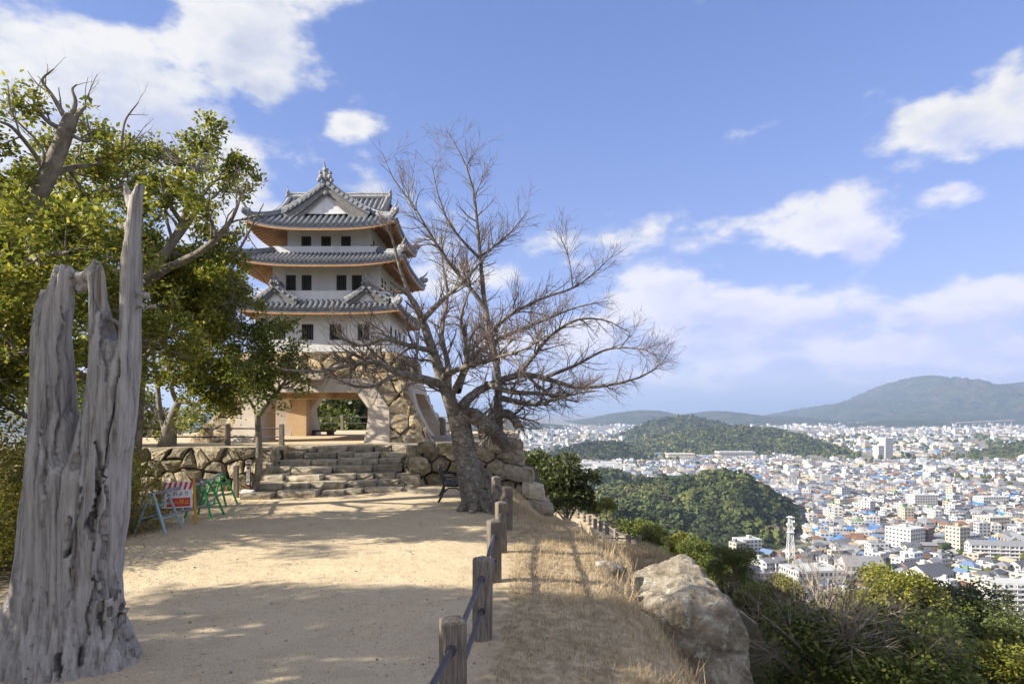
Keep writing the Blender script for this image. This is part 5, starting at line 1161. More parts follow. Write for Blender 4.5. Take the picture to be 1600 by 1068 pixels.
# ------------------------------------------------------------ forest trees on the castle slope (copies of a few kinds)
def forest_kind(seed, h, cr, nl, size, leaf, lobes, bare=False, lo=.42):
    """one tree in local coordinates: trunk with limbs, crown of leaf clumps on several lobes"""
    g = np.random.default_rng(seed); K = 10; Pt = [resample([(0, 0, -1.0), (g.normal() * .15, g.normal() * .15, h * .35), (g.normal() * .35, g.normal() * .35, h * .8)], K)]; R = [np.linspace(.22, .018 if bare else .07, K) * h / 9]
    C = []
    for i in range(lobes):
        a = i * 2.4 + g.uniform(-.4, .4); f = g.uniform(.15, .95); rr = cr * (.25 + .65 * math.sqrt(g.random())) * (1.15 - .5 * f)
        c = np.array([rr * math.cos(a), rr * math.sin(a), h * (lo + (.92 - lo) * f)]); C.append((c, cr * g.uniform(.3, .5)))
        z0 = h * (lo * .6 + .35 * f); Pt.append(resample([(0, 0, z0), tuple(c * .5 + np.array([0, 0, z0 * .55])), tuple(c)], K)); R.append(np.linspace(.09, .02, K) * h / 9)
    Pt = np.array(Pt); R = np.array(R); sets = [(Pt, R, 6)]
    if bare or nl < 3000:
        b1 = grow(Pt[1:], R[1:], 60, (1.0, 2.4), (.4, 1.0), .15, 6, .15, .3, .5, .3, .05, g=g); b2 = grow(b1[0], b1[1], 400, (.5, 1.4), (.4, 1), .12, 5, .15, .2, .6, .3, .02, g=g); b3 = grow(b2[0], b2[1], 1500, (.3, .9), (.4, 1), .1, 3, .15, .2, .6, .5, .012, g=g); sets += [(b1[0], b1[1], 5), (b2[0], b2[1], 3), (b3[0], b3[1], 3)]
    V = []; Q = []; o = 0
    for a_, b_, n_ in sets: v, q = tubes(a_, b_, n_); V.append(v); Q.append(q + o); o += len(v)
    tm = npmesh('trunk', np.vstack(V), np.vstack(Q)); tm.materials.append(MATS['bark_forest']); tm.polygons.foreach_set('use_smooth', np.ones(len(tm.polygons), dtype=bool))
    k = g.integers(0, lobes, nl); d = g.normal(size=(nl, 3)); d /= np.linalg.norm(d, axis=1, keepdims=True); d[:, 2] = np.where(d[:, 2] < -.3, -d[:, 2] * .6, d[:, 2])
    cc = np.array([C[i][0] for i in k]); rr = np.array([C[i][1] for i in k])
    bump = .7 + .6 * fbm(d[:, 0] * 3 + k * 5 + 20, d[:, 1] * 3 + d[:, 2] * 3 + 20, seed, 3)
    pos = cc + d * (rr * bump * (1 - np.abs(g.normal(size=nl)) * .12))[:, None] * np.array([1, 1, .8])
    V, Q = leaves(pos, size, .45, g, .05, d * .5); cm = npmesh('crown', V, Q); cm.materials.append(MATS[leaf]); return tm, cm
KIND = {'round': forest_kind(501, 9, 3.3, 9000, (.26, .46), 'leaf_forest', 16), 'dark': forest_kind(502, 9.5, 3.0, 9000, (.24, .42), 'leaf_dark', 15), 'yellow': forest_kind(503, 8.5, 3.0, 8000, (.24, .42), 'leaf_yellow', 14),
        'broad': forest_kind(504, 8, 3.8, 10000, (.26, .46), 'leaf_forest', 18), 'brown': forest_kind(505, 8.5, 3.0, 900, (.1, .2), 'leaf_brown', 9, True)}
KH = {'round': 9, 'dark': 9.5, 'yellow': 8.5, 'broad': 8, 'brown': 8.5}
for k_, a_ in (('dark', (512, 9.5, 3.2, 22000, (.12, .22), 'leaf_dark', 22)), ('yellow', (513, 8.5, 2.8, 17000, (.12, .22), 'leaf_yellow', 18)), ('round', (511, 9, 3.3, 20000, (.13, .22), 'leaf_forest', 20))):
    KIND['near_' + k_] = forest_kind(*a_); KH['near_' + k_] = a_[1]
KIND['tall'] = forest_kind(521, 11, 2.3, 15000, (.11, .2), 'leaf_yellow', 12, lo=.62); KH['tall'] = 11; KIND['bare'] = forest_kind(523, 9, 3.2, 300, (.08, .14), 'leaf_brown', 8, True, lo=.5); KH['bare'] = 8.2
LAB = {'tall': 'tall slim tree', 'bare': 'leafless tree', 'near_dark': 'dense dark green evergreen tree', 'near_yellow': 'fine leaved yellow green tree', 'near_round': 'fine leaved green evergreen tree', 'round': 'rounded mid green evergreen tree', 'dark': 'dark green evergreen tree', 'yellow': 'yellow green leafy tree', 'broad': 'broad crowned green tree', 'brown': 'leafless brown branched tree'}
tree_n = 0
def tree(kind, x, y, s=1.0, where='on the wooded slope below the castle', label=None, group=None, z=None, lean=0.0, sz=1.0):
    global tree_n; tree_n += 1; tm, cm = KIND[kind]; z = gz(x, y) if z is None else z
    t = thing('forest_tree', label or (LAB[kind] + ' ' + where), 'tree', (x, y, z), None if label else (group or LAB[kind] + 's ' + where)); t.rotation_euler = (lean, 0, random.uniform(0, 6.28)); t.scale = (s, s, s * sz)
    for nm, m_ in (('trunk', tm), ('crown', cm)):
        o = bpy.data.objects.new(nm, m_); COL.objects.link(o); o.parent = t
        if nm == 'crown': o['kind'] = 'stuff'
    return t
def treeline(x, ytop, d, s, kind, label=None, lean=0.0, sz=1.0):   # stands on the slope under this point of the view, so that its top shows there
    X_ = (x - 800) / F * d; z = gz(X_, d); top = CZ - (ytop - HZ) / F * d; s = max(.35, (top - z) / (KH[kind] * .98 * sz)); tree(kind, X_, d, s, label=label, lean=lean, sz=sz)
# dark trees at the far end of the terrace, next to the wall corner
for x, y, s, k in ((3.3, 41, .62, 'dark'), (2.6, 44, .7, 'dark'), (4.6, 77.5, .68, 'dark'), (7.4, 79.5, .5, 'dark'), (9.4, 81, .42, 'round'), (2.4, 80, .95, 'dark'), (10.8, 78.5, .35, 'yellow')):
    tree(k, x, y, s, 'at the far end of the lower terrace')
# trees behind the tower, seen through the archway
for x, y, s, k in ((-14.2, 51, 1.2, 'round'), (-11.6, 53, 1.2, 'dark'), (-15.8, 55, 1.3, 'brown'), (-12.8, 49.5, 1.12, 'broad'), (-9, 52, 1.1, 'round'), (-4, 56, .95, 'broad'), (-22, 54, 1.0, 'round'), (-26, 48, .95, 'dark'), (-12, 60, 1.05, 'brown'), (-20, 47, .75, 'yellow')):
    tree(k, x, y, s, 'behind the castle tower', z=gz(x, y))
treeline(1148, 868, 33, 1, 'near_round', 'bushy green tree close beside the boulder'); treeline(1205, 886, 27, 1, 'tall', 'tall slim yellow green tree with pale trunk beyond the boulder')
treeline(1292, 872, 23, 1, 'bare', 'leafless crooked tree with forked trunk on the near slope'); treeline(1395, 864, 28, 1, 'tall', 'tall yellow green tree standing above the dark crowns'); treeline(1325, 925, 44, 1, 'near_yellow', 'low yellow green tree behind the leafless crooked one')
treeline(1470, 902, 34, 1, 'near_dark', 'big dark rounded tree in front of the apartment blocks'); treeline(1535, 950, 30, 1, 'near_dark', 'dark spreading tree beside the big dark rounded one'); treeline(1400, 955, 29, 1, 'near_dark', 'dark bushy tree under the tall yellow green one')
treeline(1245, 893, 30, 1, 'bare', 'small leafless brown tree between the slim tree and the crooked one'); treeline(1590, 1000, 27, 1, 'near_yellow', 'yellow green treetop below the parked cars')
CY = ([840, 900, 950, 1000, 1060, 1130, 1180, 1230, 1330, 1390, 1450, 1550, 1600, 1700], [792, 792, 790, 798, 826, 862, 900, 945, 945, 915, 905, 955, 995, 1050])     # skyline the slope wood may reach
g = np.random.default_rng(77); cnt = 0; spots = []; tries = 0
while cnt < 230 and tries < 6000:
    tries += 1
    d = 20 + 300 * g.random() ** 1.3; px_ = g.uniform(850, 1700); X_ = (px_ - 800) / F * d
    s1_ = float(rect_sd(np.array(X_), np.array(d), -34, 1.3, -30, 38)); s2_ = float(rect_sd(np.array(X_), np.array(d), -40, 9.2, 33, 78))
    if s1_ < (8 if d < 30 else 5) or s2_ < 5: continue
    if (d < 29 and 1215 < px_ < 1350) or (d < 28 and 1165 < px_ <= 1215): continue          # room round the bare tree and the slim one
    z = gz(X_, d)
    if z < -111: continue
    if any((X_ - q[0]) ** 2 + (d - q[1]) ** 2 < (2.6 if d < 60 else 4.0) ** 2 for q in spots): continue
    k = str(g.choice(['round', 'dark', 'yellow', 'broad', 'brown'], p=[.3, .2, .22, .2, .08] if d > 45 else [.3, .45, .22, 0, .03]))
    if d < 45 and k != 'brown': k = 'near_' + k
    top = CZ - (float(np.interp(px_, *CY)) + g.uniform(0, 18) - HZ) / F * d; s_ = min(g.uniform(.8, 1.2), (top - z) / (KH[k] * 1.0))
    if s_ < .4: continue
    spots.append((X_, d)); cnt += 1
    tree(k, X_, d, s_)
print('trees', tree_n)
# ------------------------------------------------------------ woods on the hills of the plain: crown upon crown
def ico(sub):
    bm = bmesh.new(); bmesh.ops.create_icosphere(bm, subdivisions=sub, radius=1.0); V = np.array([v.co[:] for v in bm.verts]); Fc = np.array([[v.index for v in f.verts] for f in bm.faces]); bm.free(); return V, Fc
m, nt, b = material('crown_mass')
geo = nt.new('ShaderNodeNewGeometry')
col = nt.ramp(geo.outputs['Random Per Island'], [(0, (.035, .055, .015)), (.35, (.065, .09, .02)), (.7, (.11, .13, .028)), (.94, (.16, .16, .04)), (1, (.15, .115, .06))])
nn = nt.noise(geo.outputs['Position'], .9, 6, .7); col = nt.mix(nt.smooth(nn, .35, .65), nt.mix(.55, col, c4((.02, .03, .01))), col)
nt.l.new(col, b.inputs['Base Color']); b.inputs['Roughness'].default_value = 1; b.inputs['Specular IOR Level'].default_value = .05
bp = nt.new('ShaderNodeBump'); bp.inputs['Strength'].default_value = 1; bp.inputs['Distance'].default_value = 1.6; nt.l.new(nt.noise(geo.outputs['Position'], .8, 6, .75), bp.inputs['Height']); nt.l.new(bp.outputs[0], b.inputs['Normal'])
PALW = np.array([(.038, .05, .02), (.058, .075, .026), (.08, .098, .032), (.105, .118, .036), (.14, .14, .042), (.13, .108, .065), (.17, .14, .095)], np.float32)
leafy_m, nt, b = material('crown_leaves'); ac = nt.new('ShaderNodeAttribute', attribute_name='tint'); nt.l.new(ac.outputs['Color'], b.inputs['Base Color']); b.inputs['Roughness'].default_value = .8; b.inputs['Specular IOR Level'].default_value = .1
def woods(G, n, r, q, seed, label, zmin=TZ + 2, dark=1.0):
    """crowns of many sizes, each a dome of q leaf clumps in its own tint"""
    g = np.random.default_rng(seed); a, bb = G.shape[:2]
    i = g.integers(0, a - 1, n * 3); j = g.integers(0, bb - 1, n * 3); u = g.random((n * 3, 1)); v = g.random((n * 3, 1))
    p = (G[i, j] * (1 - u) + G[i + 1, j] * u) * (1 - v) + (G[i, j + 1] * (1 - u) + G[i + 1, j + 1] * u) * v; p = p[p[:, 2] > zmin][:n]; n = len(p)
    rr = r * np.exp(g.normal(size=n) * .3); ht = g.uniform(.6, 1.15, n)
    d = g.normal(size=(n, q, 3)); d[..., 2] = np.abs(d[..., 2]); d /= np.linalg.norm(d, axis=2, keepdims=True)
    lump = .6 + .75 * fbm(d[..., 0] * 2.4 + np.arange(n)[:, None] * 3.7, d[..., 1] * 2.4 + d[..., 2] * 2 + np.arange(n)[:, None] * 1.3, seed, 3)
    pos = p[:, None] + d * (rr[:, None] * lump)[..., None] * np.stack([np.ones(n), np.ones(n), ht], -1)[:, None]
    patch = fbm(p[:, 0] / 60, p[:, 1] / 60, seed + 1, 3); ci = np.clip((g.normal(size=n) * 1.1 + 2.2 + (patch - .5) * 7), 0, 6).astype(int)
    tint = PALW[ci][:, None, :] * g.uniform(.7, 1.3, (n, q, 1)) * dark
    size = np.repeat(rr * (.5 if q > 50 else .62), q)[:, None] * g.uniform(.6, 1.3, (n * q, 1)); P_ = pos.reshape(-1, 3); dd = d.reshape(-1, 3) + g.normal(size=(n * q, 3)) * .45; dd /= np.linalg.norm(dd, axis=1, keepdims=True)
    s_ = np.cross(dd, g.normal(size=(n * q, 3))); s_ /= np.linalg.norm(s_, axis=1, keepdims=True); t_ = np.cross(dd, s_)
    V = np.stack([P_ - s_ * size * .5, P_ + t_ * size * .5, P_ + s_ * size * .5, P_ - t_ * size * .5], 1)
    me = npmesh('woods', V.reshape(-1, 3), np.arange(n * q * 4).reshape(-1, 4)); at = me.attributes.new('tint', 'FLOAT_COLOR', 'FACE'); at.data.foreach_set('color', np.concatenate([tint.reshape(-1, 3), np.ones((n * q, 1))], 1).astype(np.float32).ravel())
    setp(mk('woods', me, 'crown_leaves'), label, 'woods', kind='stuff')
woods(hillN, 1800, 4.4, 70, 701, 'dense evergreen wood covering the near hill above town')
woods(hillS, 800, 4.0, 60, 707, 'evergreen wood on the saddle between castle hill and near hill')
woods(hillM, 260, 5, 40, 702, 'evergreen wood on the small round mound')
woods(hillC, 800, 6, 16, 703, 'dark wood covering the small hill in the town', dark=.7)
woods(hillR, 600, 6, 16, 704, 'wood on the knoll beside the plain houses')
woods(hillB, 3400, 7, 13, 705, 'mixed wood covering the broad sunlit hill')
woods(hillA, 1400, 9, 10, 706, 'dark wood on the rounded hill behind the sunlit one', dark=.75)

# ------------------------------------------------------------ the town
HILLS = [(955, 1300, 2050, 330, 300), (850, 1008, 1640, 110, 120), (1530, 1800, 1700, 110, 140), (880, 1258, 760, 230, 90), (830, 1140, 450, 150, 220), (895, 1000, 1010, 70, 60), (962, 1170, 2700, 330, 400)]
def on_hill(x, y):
    for a, b_, D, wn, wf in HILLS:
        p = 800 + x / (y if D == 760 and y < D else D) * F; t = (y - D) / (wn if y < D else wf)
        if a - 3 < p < b_ + 3 and abs(t) < .97: return True
    return False
WALLS = {'white': (.58, .57, .55), 'cream': (.56, .5, .39), 'beige': (.44, .36, .27), 'pale grey': (.42, .42, .42), 'brown': (.22, .14, .1), 'pale blue': (.5, .56, .62)}
ROOFS = {'dark grey': (.1, .105, .12), 'grey': (.22, .225, .24), 'brown': (.2, .11, .07), 'slate blue': (.13, .2, .33), 'bright blue': (.06, .2, .5), 'pale': (.5, .5, .48), 'green': (.17, .28, .14), 'tan': (.42, .33, .22)}
for d_, pre in ((WALLS, 'wall_'), (ROOFS, 'roof_')):
    for k, c in d_.items(): nmat('town_' + pre + k.replace(' ', '_'), [tuple(v * .86 for v in c), c], .35, rough=.8, bump=0, c2=tuple(v * .72 for v in c), c2s=.5, c2r=(.55, .8))
nmat('town_window', [(.03, .035, .045), (.08, .09, .1)], .4, rough=.25, bump=0, spec=.6)
def oriented(c, rz, V): cs, sn = math.cos(rz), math.sin(rz); return [(c[0] + x * cs - y * sn, c[1] + x * sn + y * cs, c[2] + z) for x, y, z in V]
def bld_geo(w_, d_, h, kind, floors):
    """walls, roof, windows of one building in local coordinates"""
    x, y = w_ / 2, d_ / 2; W_ = ([(-x, -y, 0), (x, -y, 0), (x, y, 0), (-x, y, 0), (-x, -y, h), (x, -y, h), (x, y, h), (-x, y, h)], [(0, 1, 5, 4), (1, 2, 6, 5), (2, 3, 7, 6), (3, 0, 4, 7)])
    wv, wf = list(W_[0]), list(W_[1])
    if kind == 'gable':
        o = .5; rh = y * .62; r = [(-x - o, -y - o, h - .15), (x + o, -y - o, h - .15), (x + o, y + o, h - .15), (-x - o, y + o, h - .15), (-x - o, 0, h + rh), (x + o, 0, h + rh)]
        rf = [(0, 1, 5, 4), (2, 3, 4, 5), (3, 2, 1, 0)]; wv += [(-x, 0, h + rh * .9), (x, 0, h + rh * .9)]; wf += [(7, 4, 8), (5, 6, 9)]
    elif kind == 'hip':
        o = .55; rh = y * .58; q = max(.3, x - y * .8); r = [(-x - o, -y - o, h - .1), (x + o, -y - o, h - .1), (x + o, y + o, h - .1), (-x - o, y + o, h - .1), (-q, 0, h + rh), (q, 0, h + rh)]
        rf = [(0, 1, 5, 4), (2, 3, 4, 5), (1, 2, 5), (3, 0, 4), (3, 2, 1, 0)]
    else:
        p = .5; r = []; rf = []
        wv += [(-x, -y, h + p), (x, -y, h + p), (x, y, h + p), (-x, y, h + p)]; wf += [(4, 5, 9, 8), (5, 6, 10, 9), (6, 7, 11, 10), (7, 4, 8, 11)]
        r += [(-x + .02, -y + .02, h + .1), (x - .02, -y + .02, h + .1), (x - .02, y - .02, h + .1), (-x + .02, y - .02, h + .1)]; rf += [(0, 1, 2, 3)]
        bx, by, bw, bh = x * .35, y * .2, min(3.2, x * .5), 2.3      # stair head and tank
        k = len(r); r += [(bx + sx_ * bw / 2, by + sy_ * bw / 2, h + .1 + sz_ * bh) for sz_ in (0, 1) for sx_, sy_ in ((-1, -1), (1, -1), (1, 1), (-1, 1))]
        rf += [(k, k + 1, k + 5, k + 4), (k + 1, k + 2, k + 6, k + 5), (k + 2, k + 3, k + 7, k + 6), (k + 3, k, k + 4, k + 7), (k + 4, k + 5, k + 6, k + 7)]
    nv = []; nf = []; fh = h / floors
    for fl in range(floors):
        z0 = fl * fh + fh * .35; z1 = fl * fh + fh * .8
        for side, L in ((0, w_), (1, d_), (2, w_), (3, d_)):
            n = max(1, int(L / 3.0)); e = .04
            for i in range(n):
                c = -L / 2 + (i + .5) * L / n; hw = L / n * .27
                if side in (0, 2): s = -1 if side == 0 else 1; q = [(c - hw * s * -1, s * (y + e), z0), (c + hw * s * -1, s * (y + e), z0), (c + hw * s * -1, s * (y + e), z1), (c - hw * s * -1, s * (y + e), z1)]
                else: s = 1 if side == 1 else -1; q = [(s * (x + e), c - hw * s, z0), (s * (x + e), c + hw * s, z0), (s * (x + e), c + hw * s, z1), (s * (x + e), c - hw * s, z1)]
                k = len(nv); nv += q; nf.append((k, k + 1, k + 2, k + 3))
    return (wv, wf), (r, rf), (nv, nf)
def building(name, label, c, rz, w_, d_, h, kind, wc, rc, floors, group=None, extra=None, cat='house'):
    t = thing(name, label, cat, c, group); A, B, N = bld_geo(w_, d_, h, kind, floors)
    for nm, (V, Fc), mt in (('wall', A, 'town_wall_' + wc.replace(' ', '_')), ('roof', B, 'town_roof_' + rc.replace(' ', '_')), ('windows', N, 'town_window')):
        o = mk(nm, mesh(nm, oriented(c, rz, V), Fc), mt, t)
        if nm == 'windows': o['kind'] = 'stuff'
    if extra == 'balcony':
        m2 = MB(); fh = h / floors
        for fl in range(1, floors):
            m2.add(oriented(c, rz, [(-w_ / 2, -d_ / 2 - 1.2, fl * fh - .1), (w_ / 2, -d_ / 2 - 1.2, fl * fh - .1), (w_ / 2, -d_ / 2 + .05, fl * fh - .1), (-w_ / 2, -d_ / 2 + .05, fl * fh - .1), (-w_ / 2, -d_ / 2 - 1.2, fl * fh + 1.0), (w_ / 2, -d_ / 2 - 1.2, fl * fh + 1.0)]), [(0, 1, 2, 3), (0, 4, 5, 1)])
        n = int(w_ / 6)
        for i in range(n + 1):
            x = -w_ / 2 + w_ * i / n; m2.add(oriented(c, rz, [(x, -d_ / 2 - 1.2, 0), (x, -d_ / 2 + .05, 0), (x, -d_ / 2 + .05, h), (x, -d_ / 2 - 1.2, h)]), [(0, 1, 2, 3)])
        m2.ob('balcony', 'town_wall_' + wc.replace(' ', '_'), t)
    return t
def tp(x, yb):
    d = (CZ - TZ) * F / (yb - HZ); return ((x - 800) / F * d, d, TZ), d
reserved = []
def landmark(name, label, x, yb, wpx, hpx, dep, kind, wc, rc, floors, rz=0.0, extra=None, cat='building'):
    c, d = tp(x, yb); w_ = wpx / F * d; reserved.append((c[0], c[1], max(w_, dep) * .75)); return building(name, label, c, rz, w_, dep, hpx / F * d, kind, wc, rc, floors, extra=extra, cat=cat)
landmark('office_building', 'white five storey building with stair tower at the foot of the wooded hill', 1167, 869, 34, 28, 14, 'flat', 'white', 'pale', 5, .25)
landmark('office_building', 'white slab building with dark brick end wall', 1414, 853, 38, 30, 22, 'flat', 'white', 'pale', 5, .5)
landmark('office_building', 'brown brick wing against the white slab building', 1440, 851, 14, 28, 16, 'flat', 'brown', 'grey', 5, .5)
landmark('apartment_tower', 'cream tower block with small windows beside the long apartments', 1496, 858, 22, 36, 13, 'flat', 'cream', 'tan', 6, .35)
landmark('apartment_block', 'long white apartment block with balconies and grey roof', 1556, 873, 80, 23, 11, 'gable', 'white', 'grey', 4, -.18, 'balcony')
landmark('apartment_block', 'large white apartment block with balconies by the parked cars', 1588, 948, 92, 40, 13, 'flat', 'white', 'pale', 5, -.12, 'balcony')
landmark('hall', 'wide white hall with pale flat roof below the lattice mast', 1268, 908, 78, 22, 24, 'flat', 'white', 'pale', 2, .15)
landmark('hall', 'white hall with shallow grey gable roof behind the bare tree', 1345, 900, 58, 20, 18, 'gable', 'white', 'grey', 2, -.1)
landmark('hall', 'white terrace of gabled roofs beside the yellow green treetop', 1450, 915, 55, 22, 18, 'gable', 'white', 'dark grey', 2, .4)
landmark('apartment_block', 'big plain white block standing above the middle houses', 1440, 792, 38, 20, 16, 'flat', 'white', 'pale', 5, .1)
landmark('apartment_block', 'wide white block with square windows beyond the cream tower', 1548, 788, 42, 13, 16, 'flat', 'white', 'pale', 3, .1)
landmark('office_building', 'cream box building with plain walls in the right of town', 1548, 822, 36, 16, 20, 'flat', 'cream', 'pale', 3, .2)
landmark('hotel_tower', 'tall white tower standing alone far out on the plain', 1384, 716, 13, 32, 22, 'flat', 'white', 'pale', 12, .2)
landmark('hotel_wing', 'lower white wing joined to the tall far tower', 1376, 716, 18, 20, 20, 'flat', 'white', 'pale', 8, .2)
for x, yb, wp, hp in ((905, 738, 60, 7), (960, 733, 62, 7), (930, 728, 70, 6)): landmark('factory', 'long low white factory hall before the small dark hill', x, yb, wp, hp, 50, 'flat', 'white', 'pale', 1, .05, cat='factory')
for o in [o for o in COL.objects if o.name.startswith('factory')]: o['group'] = 'white factory halls'
landmark('factory', 'long cream factory at the foot of the sunlit hill', 1062, 717, 42, 9, 40, 'flat', 'cream', 'pale', 2, 0, cat='factory')
landmark('factory', 'grey green factory right of the cream one', 1148, 713, 56, 8, 40, 'flat', 'pale grey', 'pale', 1, 0, cat='factory')
building('school', 'pale concrete hall with tall windows on the near wooded hill', ((1013 - 800) / F * 770, 770, P(1013, 770, 770)[2]), .1, 21, 12, 13, 'flat', 'pale grey', 'pale', 2, cat='building')
building('school', 'long pale building beside the trees on the near hill crest', ((1088 - 800) / F * 780, 780, P(1088, 762, 780)[2]), -.1, 24, 12, 14, 'flat', 'white', 'pale', 3, cat='building')
# lattice mast with dishes
c, d = tp(1235, 884); mh = 78 / F * d; mt_ = thing('lattice_mast', 'tall grey steel lattice mast with white dishes', 'mast', c); reserved.append((c[0], c[1], 8))
def mw(z): return 2.7 - 1.7 * z / mh
lg = [0, .14, .28, .42, .56, .7, .8, .9, 1.0]
for sx_ in (-1, 1):
    for sy_ in (-1, 1):
        m2 = MB(); m2.path([(c[0] + sx_ * mw(f * mh), c[1] + sy_ * mw(f * mh), TZ + f * mh) for f in (0, .5, 1)], [.2, .16, .13], 4); m2.ob('leg', 'steel_white', mt_)
m2 = MB()
for i in range(len(lg) - 1):
    z0, z1 = lg[i] * mh, lg[i + 1] * mh
    for (ax, ay, bx, by) in ((-1, -1, 1, -1), (1, -1, 1, 1), (1, 1, -1, 1), (-1, 1, -1, -1)):
        a0 = (c[0] + ax * mw(z0), c[1] + ay * mw(z0), TZ + z0); b1_ = (c[0] + bx * mw(z1), c[1] + by * mw(z1), TZ + z1); a1 = (c[0] + ax * mw(z1), c[1] + ay * mw(z1), TZ + z1); b0_ = (c[0] + bx * mw(z0), c[1] + by * mw(z0), TZ + z0)
        m2.bar(a0, b1_, .1, 4); m2.bar(b0_, a1, .1, 4); m2.bar(a1, b1_, .1, 4)
o = m2.ob('bracing', 'steel_white', mt_); o['kind'] = 'stuff'
for f in (.68, .98): m2 = MB(); m2.box((c[0], c[1], TZ + f * mh), (4.6, 4.6, .35)); m2.ob('platform', 'steel_white', mt_)
for f, s in ((.9, 1), (.76, 1), (.84, -1)): m2 = MB(); m2.ball((c[0] + s * 2.4, c[1] - .5, TZ + f * mh), 1.2, 10, 6, sc=(.5, 1, 1)); m2.ob('dish', 'paint_white', mt_)
# viaduct far right under the mountain
vd = 4300; vt = thing('viaduct', 'long pale motorway viaduct under the high mountain', 'bridge', ((1540 - 800) / F * vd, vd, TZ)); A = P(1495, 660, vd); B = P(1585, 656, vd)
m2 = MB(); m2.beam(A, B, 14, 5); m2.ob('deck', 'concrete', vt)
for i in range(9):
    f = (i + .5) / 9; q = [A[k] + (B[k] - A[k]) * f for k in range(3)]; m2 = MB(); m2.box((q[0], q[1], (q[2] + TZ) / 2 - 2), (6, 6, q[2] - TZ)); m2.ob('pier', 'concrete', vt)
# parked cars
def car_parts(col):
    b_ = MB(); L, W_, pr = 4.2, 1.7, [(-2.1, .35), (-2.08, .8), (-1.2, .95), (1.3, .98), (2.05, .8), (2.1, .4)]
    V = [(x, s * W_ / 2, z) for s in (-1, 1) for x, z in pr]; b_.add(V, [(0, 1, 2, 3, 4, 5), (11, 10, 9, 8, 7, 6)] + [(i, 6 + i, 6 + (i + 1) % 6, (i + 1) % 6) for i in range(6)])
    g_ = MB(); pr = [(-1.35, .95), (-.75, 1.42), (.9, 1.45), (1.75, .97)]; V = [(x, s * .76, z) for s in (-1, 1) for x, z in pr]; g_.add(V, [(0, 1, 2, 3), (7, 6, 5, 4)] + [(i, 4 + i, 4 + (i + 1) % 4, (i + 1) % 4) for i in range(4)])
    rf = MB(); rf.box((.08, 0, 1.47), (1.5, 1.4, .05)); wh = MB(); wh.disc((0, 0, .32), .32, .2, 'Y', 10)
    return b_.me('body'), g_.me('cabin_glass'), rf.me('roof_panel'), wh.me('wheel')
cols = {'white': 'paint_white', 'silver': 'steel_white', 'black': 'paint_black', 'red': 'paint_red'}; cp = {k: car_parts(k) for k in cols}
for k, (a, b_, r_, w_) in cp.items():
    a.materials.append(MATS[cols[k]]); b_.materials.append(MATS['town_window']); r_.materials.append(MATS[cols[k]]); w_.materials.append(MATS['paint_black'])
ct, _ = tp(1588, 975); reserved.append((ct[0], ct[1], 30))
m2 = MB(); cs = Vector((ct[0], ct[1], TZ + .03)); m2.add([(cs.x - 24, cs.y - 16, cs.z), (cs.x + 26, cs.y - 16, cs.z), (cs.x + 26, cs.y + 14, cs.z), (cs.x - 24, cs.y + 14, cs.z)], [(0, 1, 2, 3)])
nmat('asphalt', [(.05, .05, .052), (.08, .08, .08)], .6, rough=.95, bump=0); setp(m2.ob('car_park', 'asphalt'), 'asphalt car park by the large apartment block', kind='structure')
for r in range(3):
    for i in range(7):
        if random.random() < .2: continue
        k = random.choices(list(cols), [5, 3, 2, 1])[0]; t = thing('parked_car', k + ' car parked in the lot by the large apartment block', 'car', (ct[0] - 18 + i * 5.6, ct[1] - 9 + r * 8.5, TZ + .03), k + ' cars in the car park'); t.rotation_euler = (0, 0, R_(80) + random.uniform(-.05, .05))
        for nm, m_ in zip(('body', 'cabin_glass', 'roof_panel'), cp[k][:3]): o = bpy.data.objects.new(nm, m_); COL.objects.link(o); o.parent = t
        for wx in (-1.3, 1.35):
            for wy in (-.78, .78): o = bpy.data.objects.new('wheel', cp[k][3]); COL.objects.link(o); o.parent = t; o.location = (wx, wy, 0)

# houses: the 270 that show largest are things of their own, the rest of the town is one mass
g = np.random.default_rng(901); cand = []
def add_cand(d0, d1, sp, pres):
    ymin = d0
    nx = int((d1 * .86 + 60) / sp); ny = int((d1 - d0) / sp)
    for j in range(ny):
        for i in range(-int(.05 * d1 / sp), nx):
            x = (i + g.uniform(.12, .88)) * sp; y = d0 + (j + g.uniform(.12, .88)) * sp
            p = 800 + x / y * F
            if p < 815 or p > 1660 or g.random() > pres: continue
            if y < 430 and gz(x, y) > -114: continue
            if on_hill(x, y) or any(abs(x - q[0]) < q[2] and abs(y - q[1]) < q[2] for q in reserved): continue
            # open ground: fields and groves here and there
            if fbm(np.array(x / 260.), np.array(y / 260.), 33, 3) > (.62 if y < 1500 else .56 if y < 2500 else .5): continue
            cand.append((x, y, sp))
add_cand(350, 1000, 12.5, .93); add_cand(1000, 1800, 15, .9); add_cand(1800, 3200, 21, .85); add_cand(3200, 5200, 34, .75)
print('candidates', len(cand))
specs = []
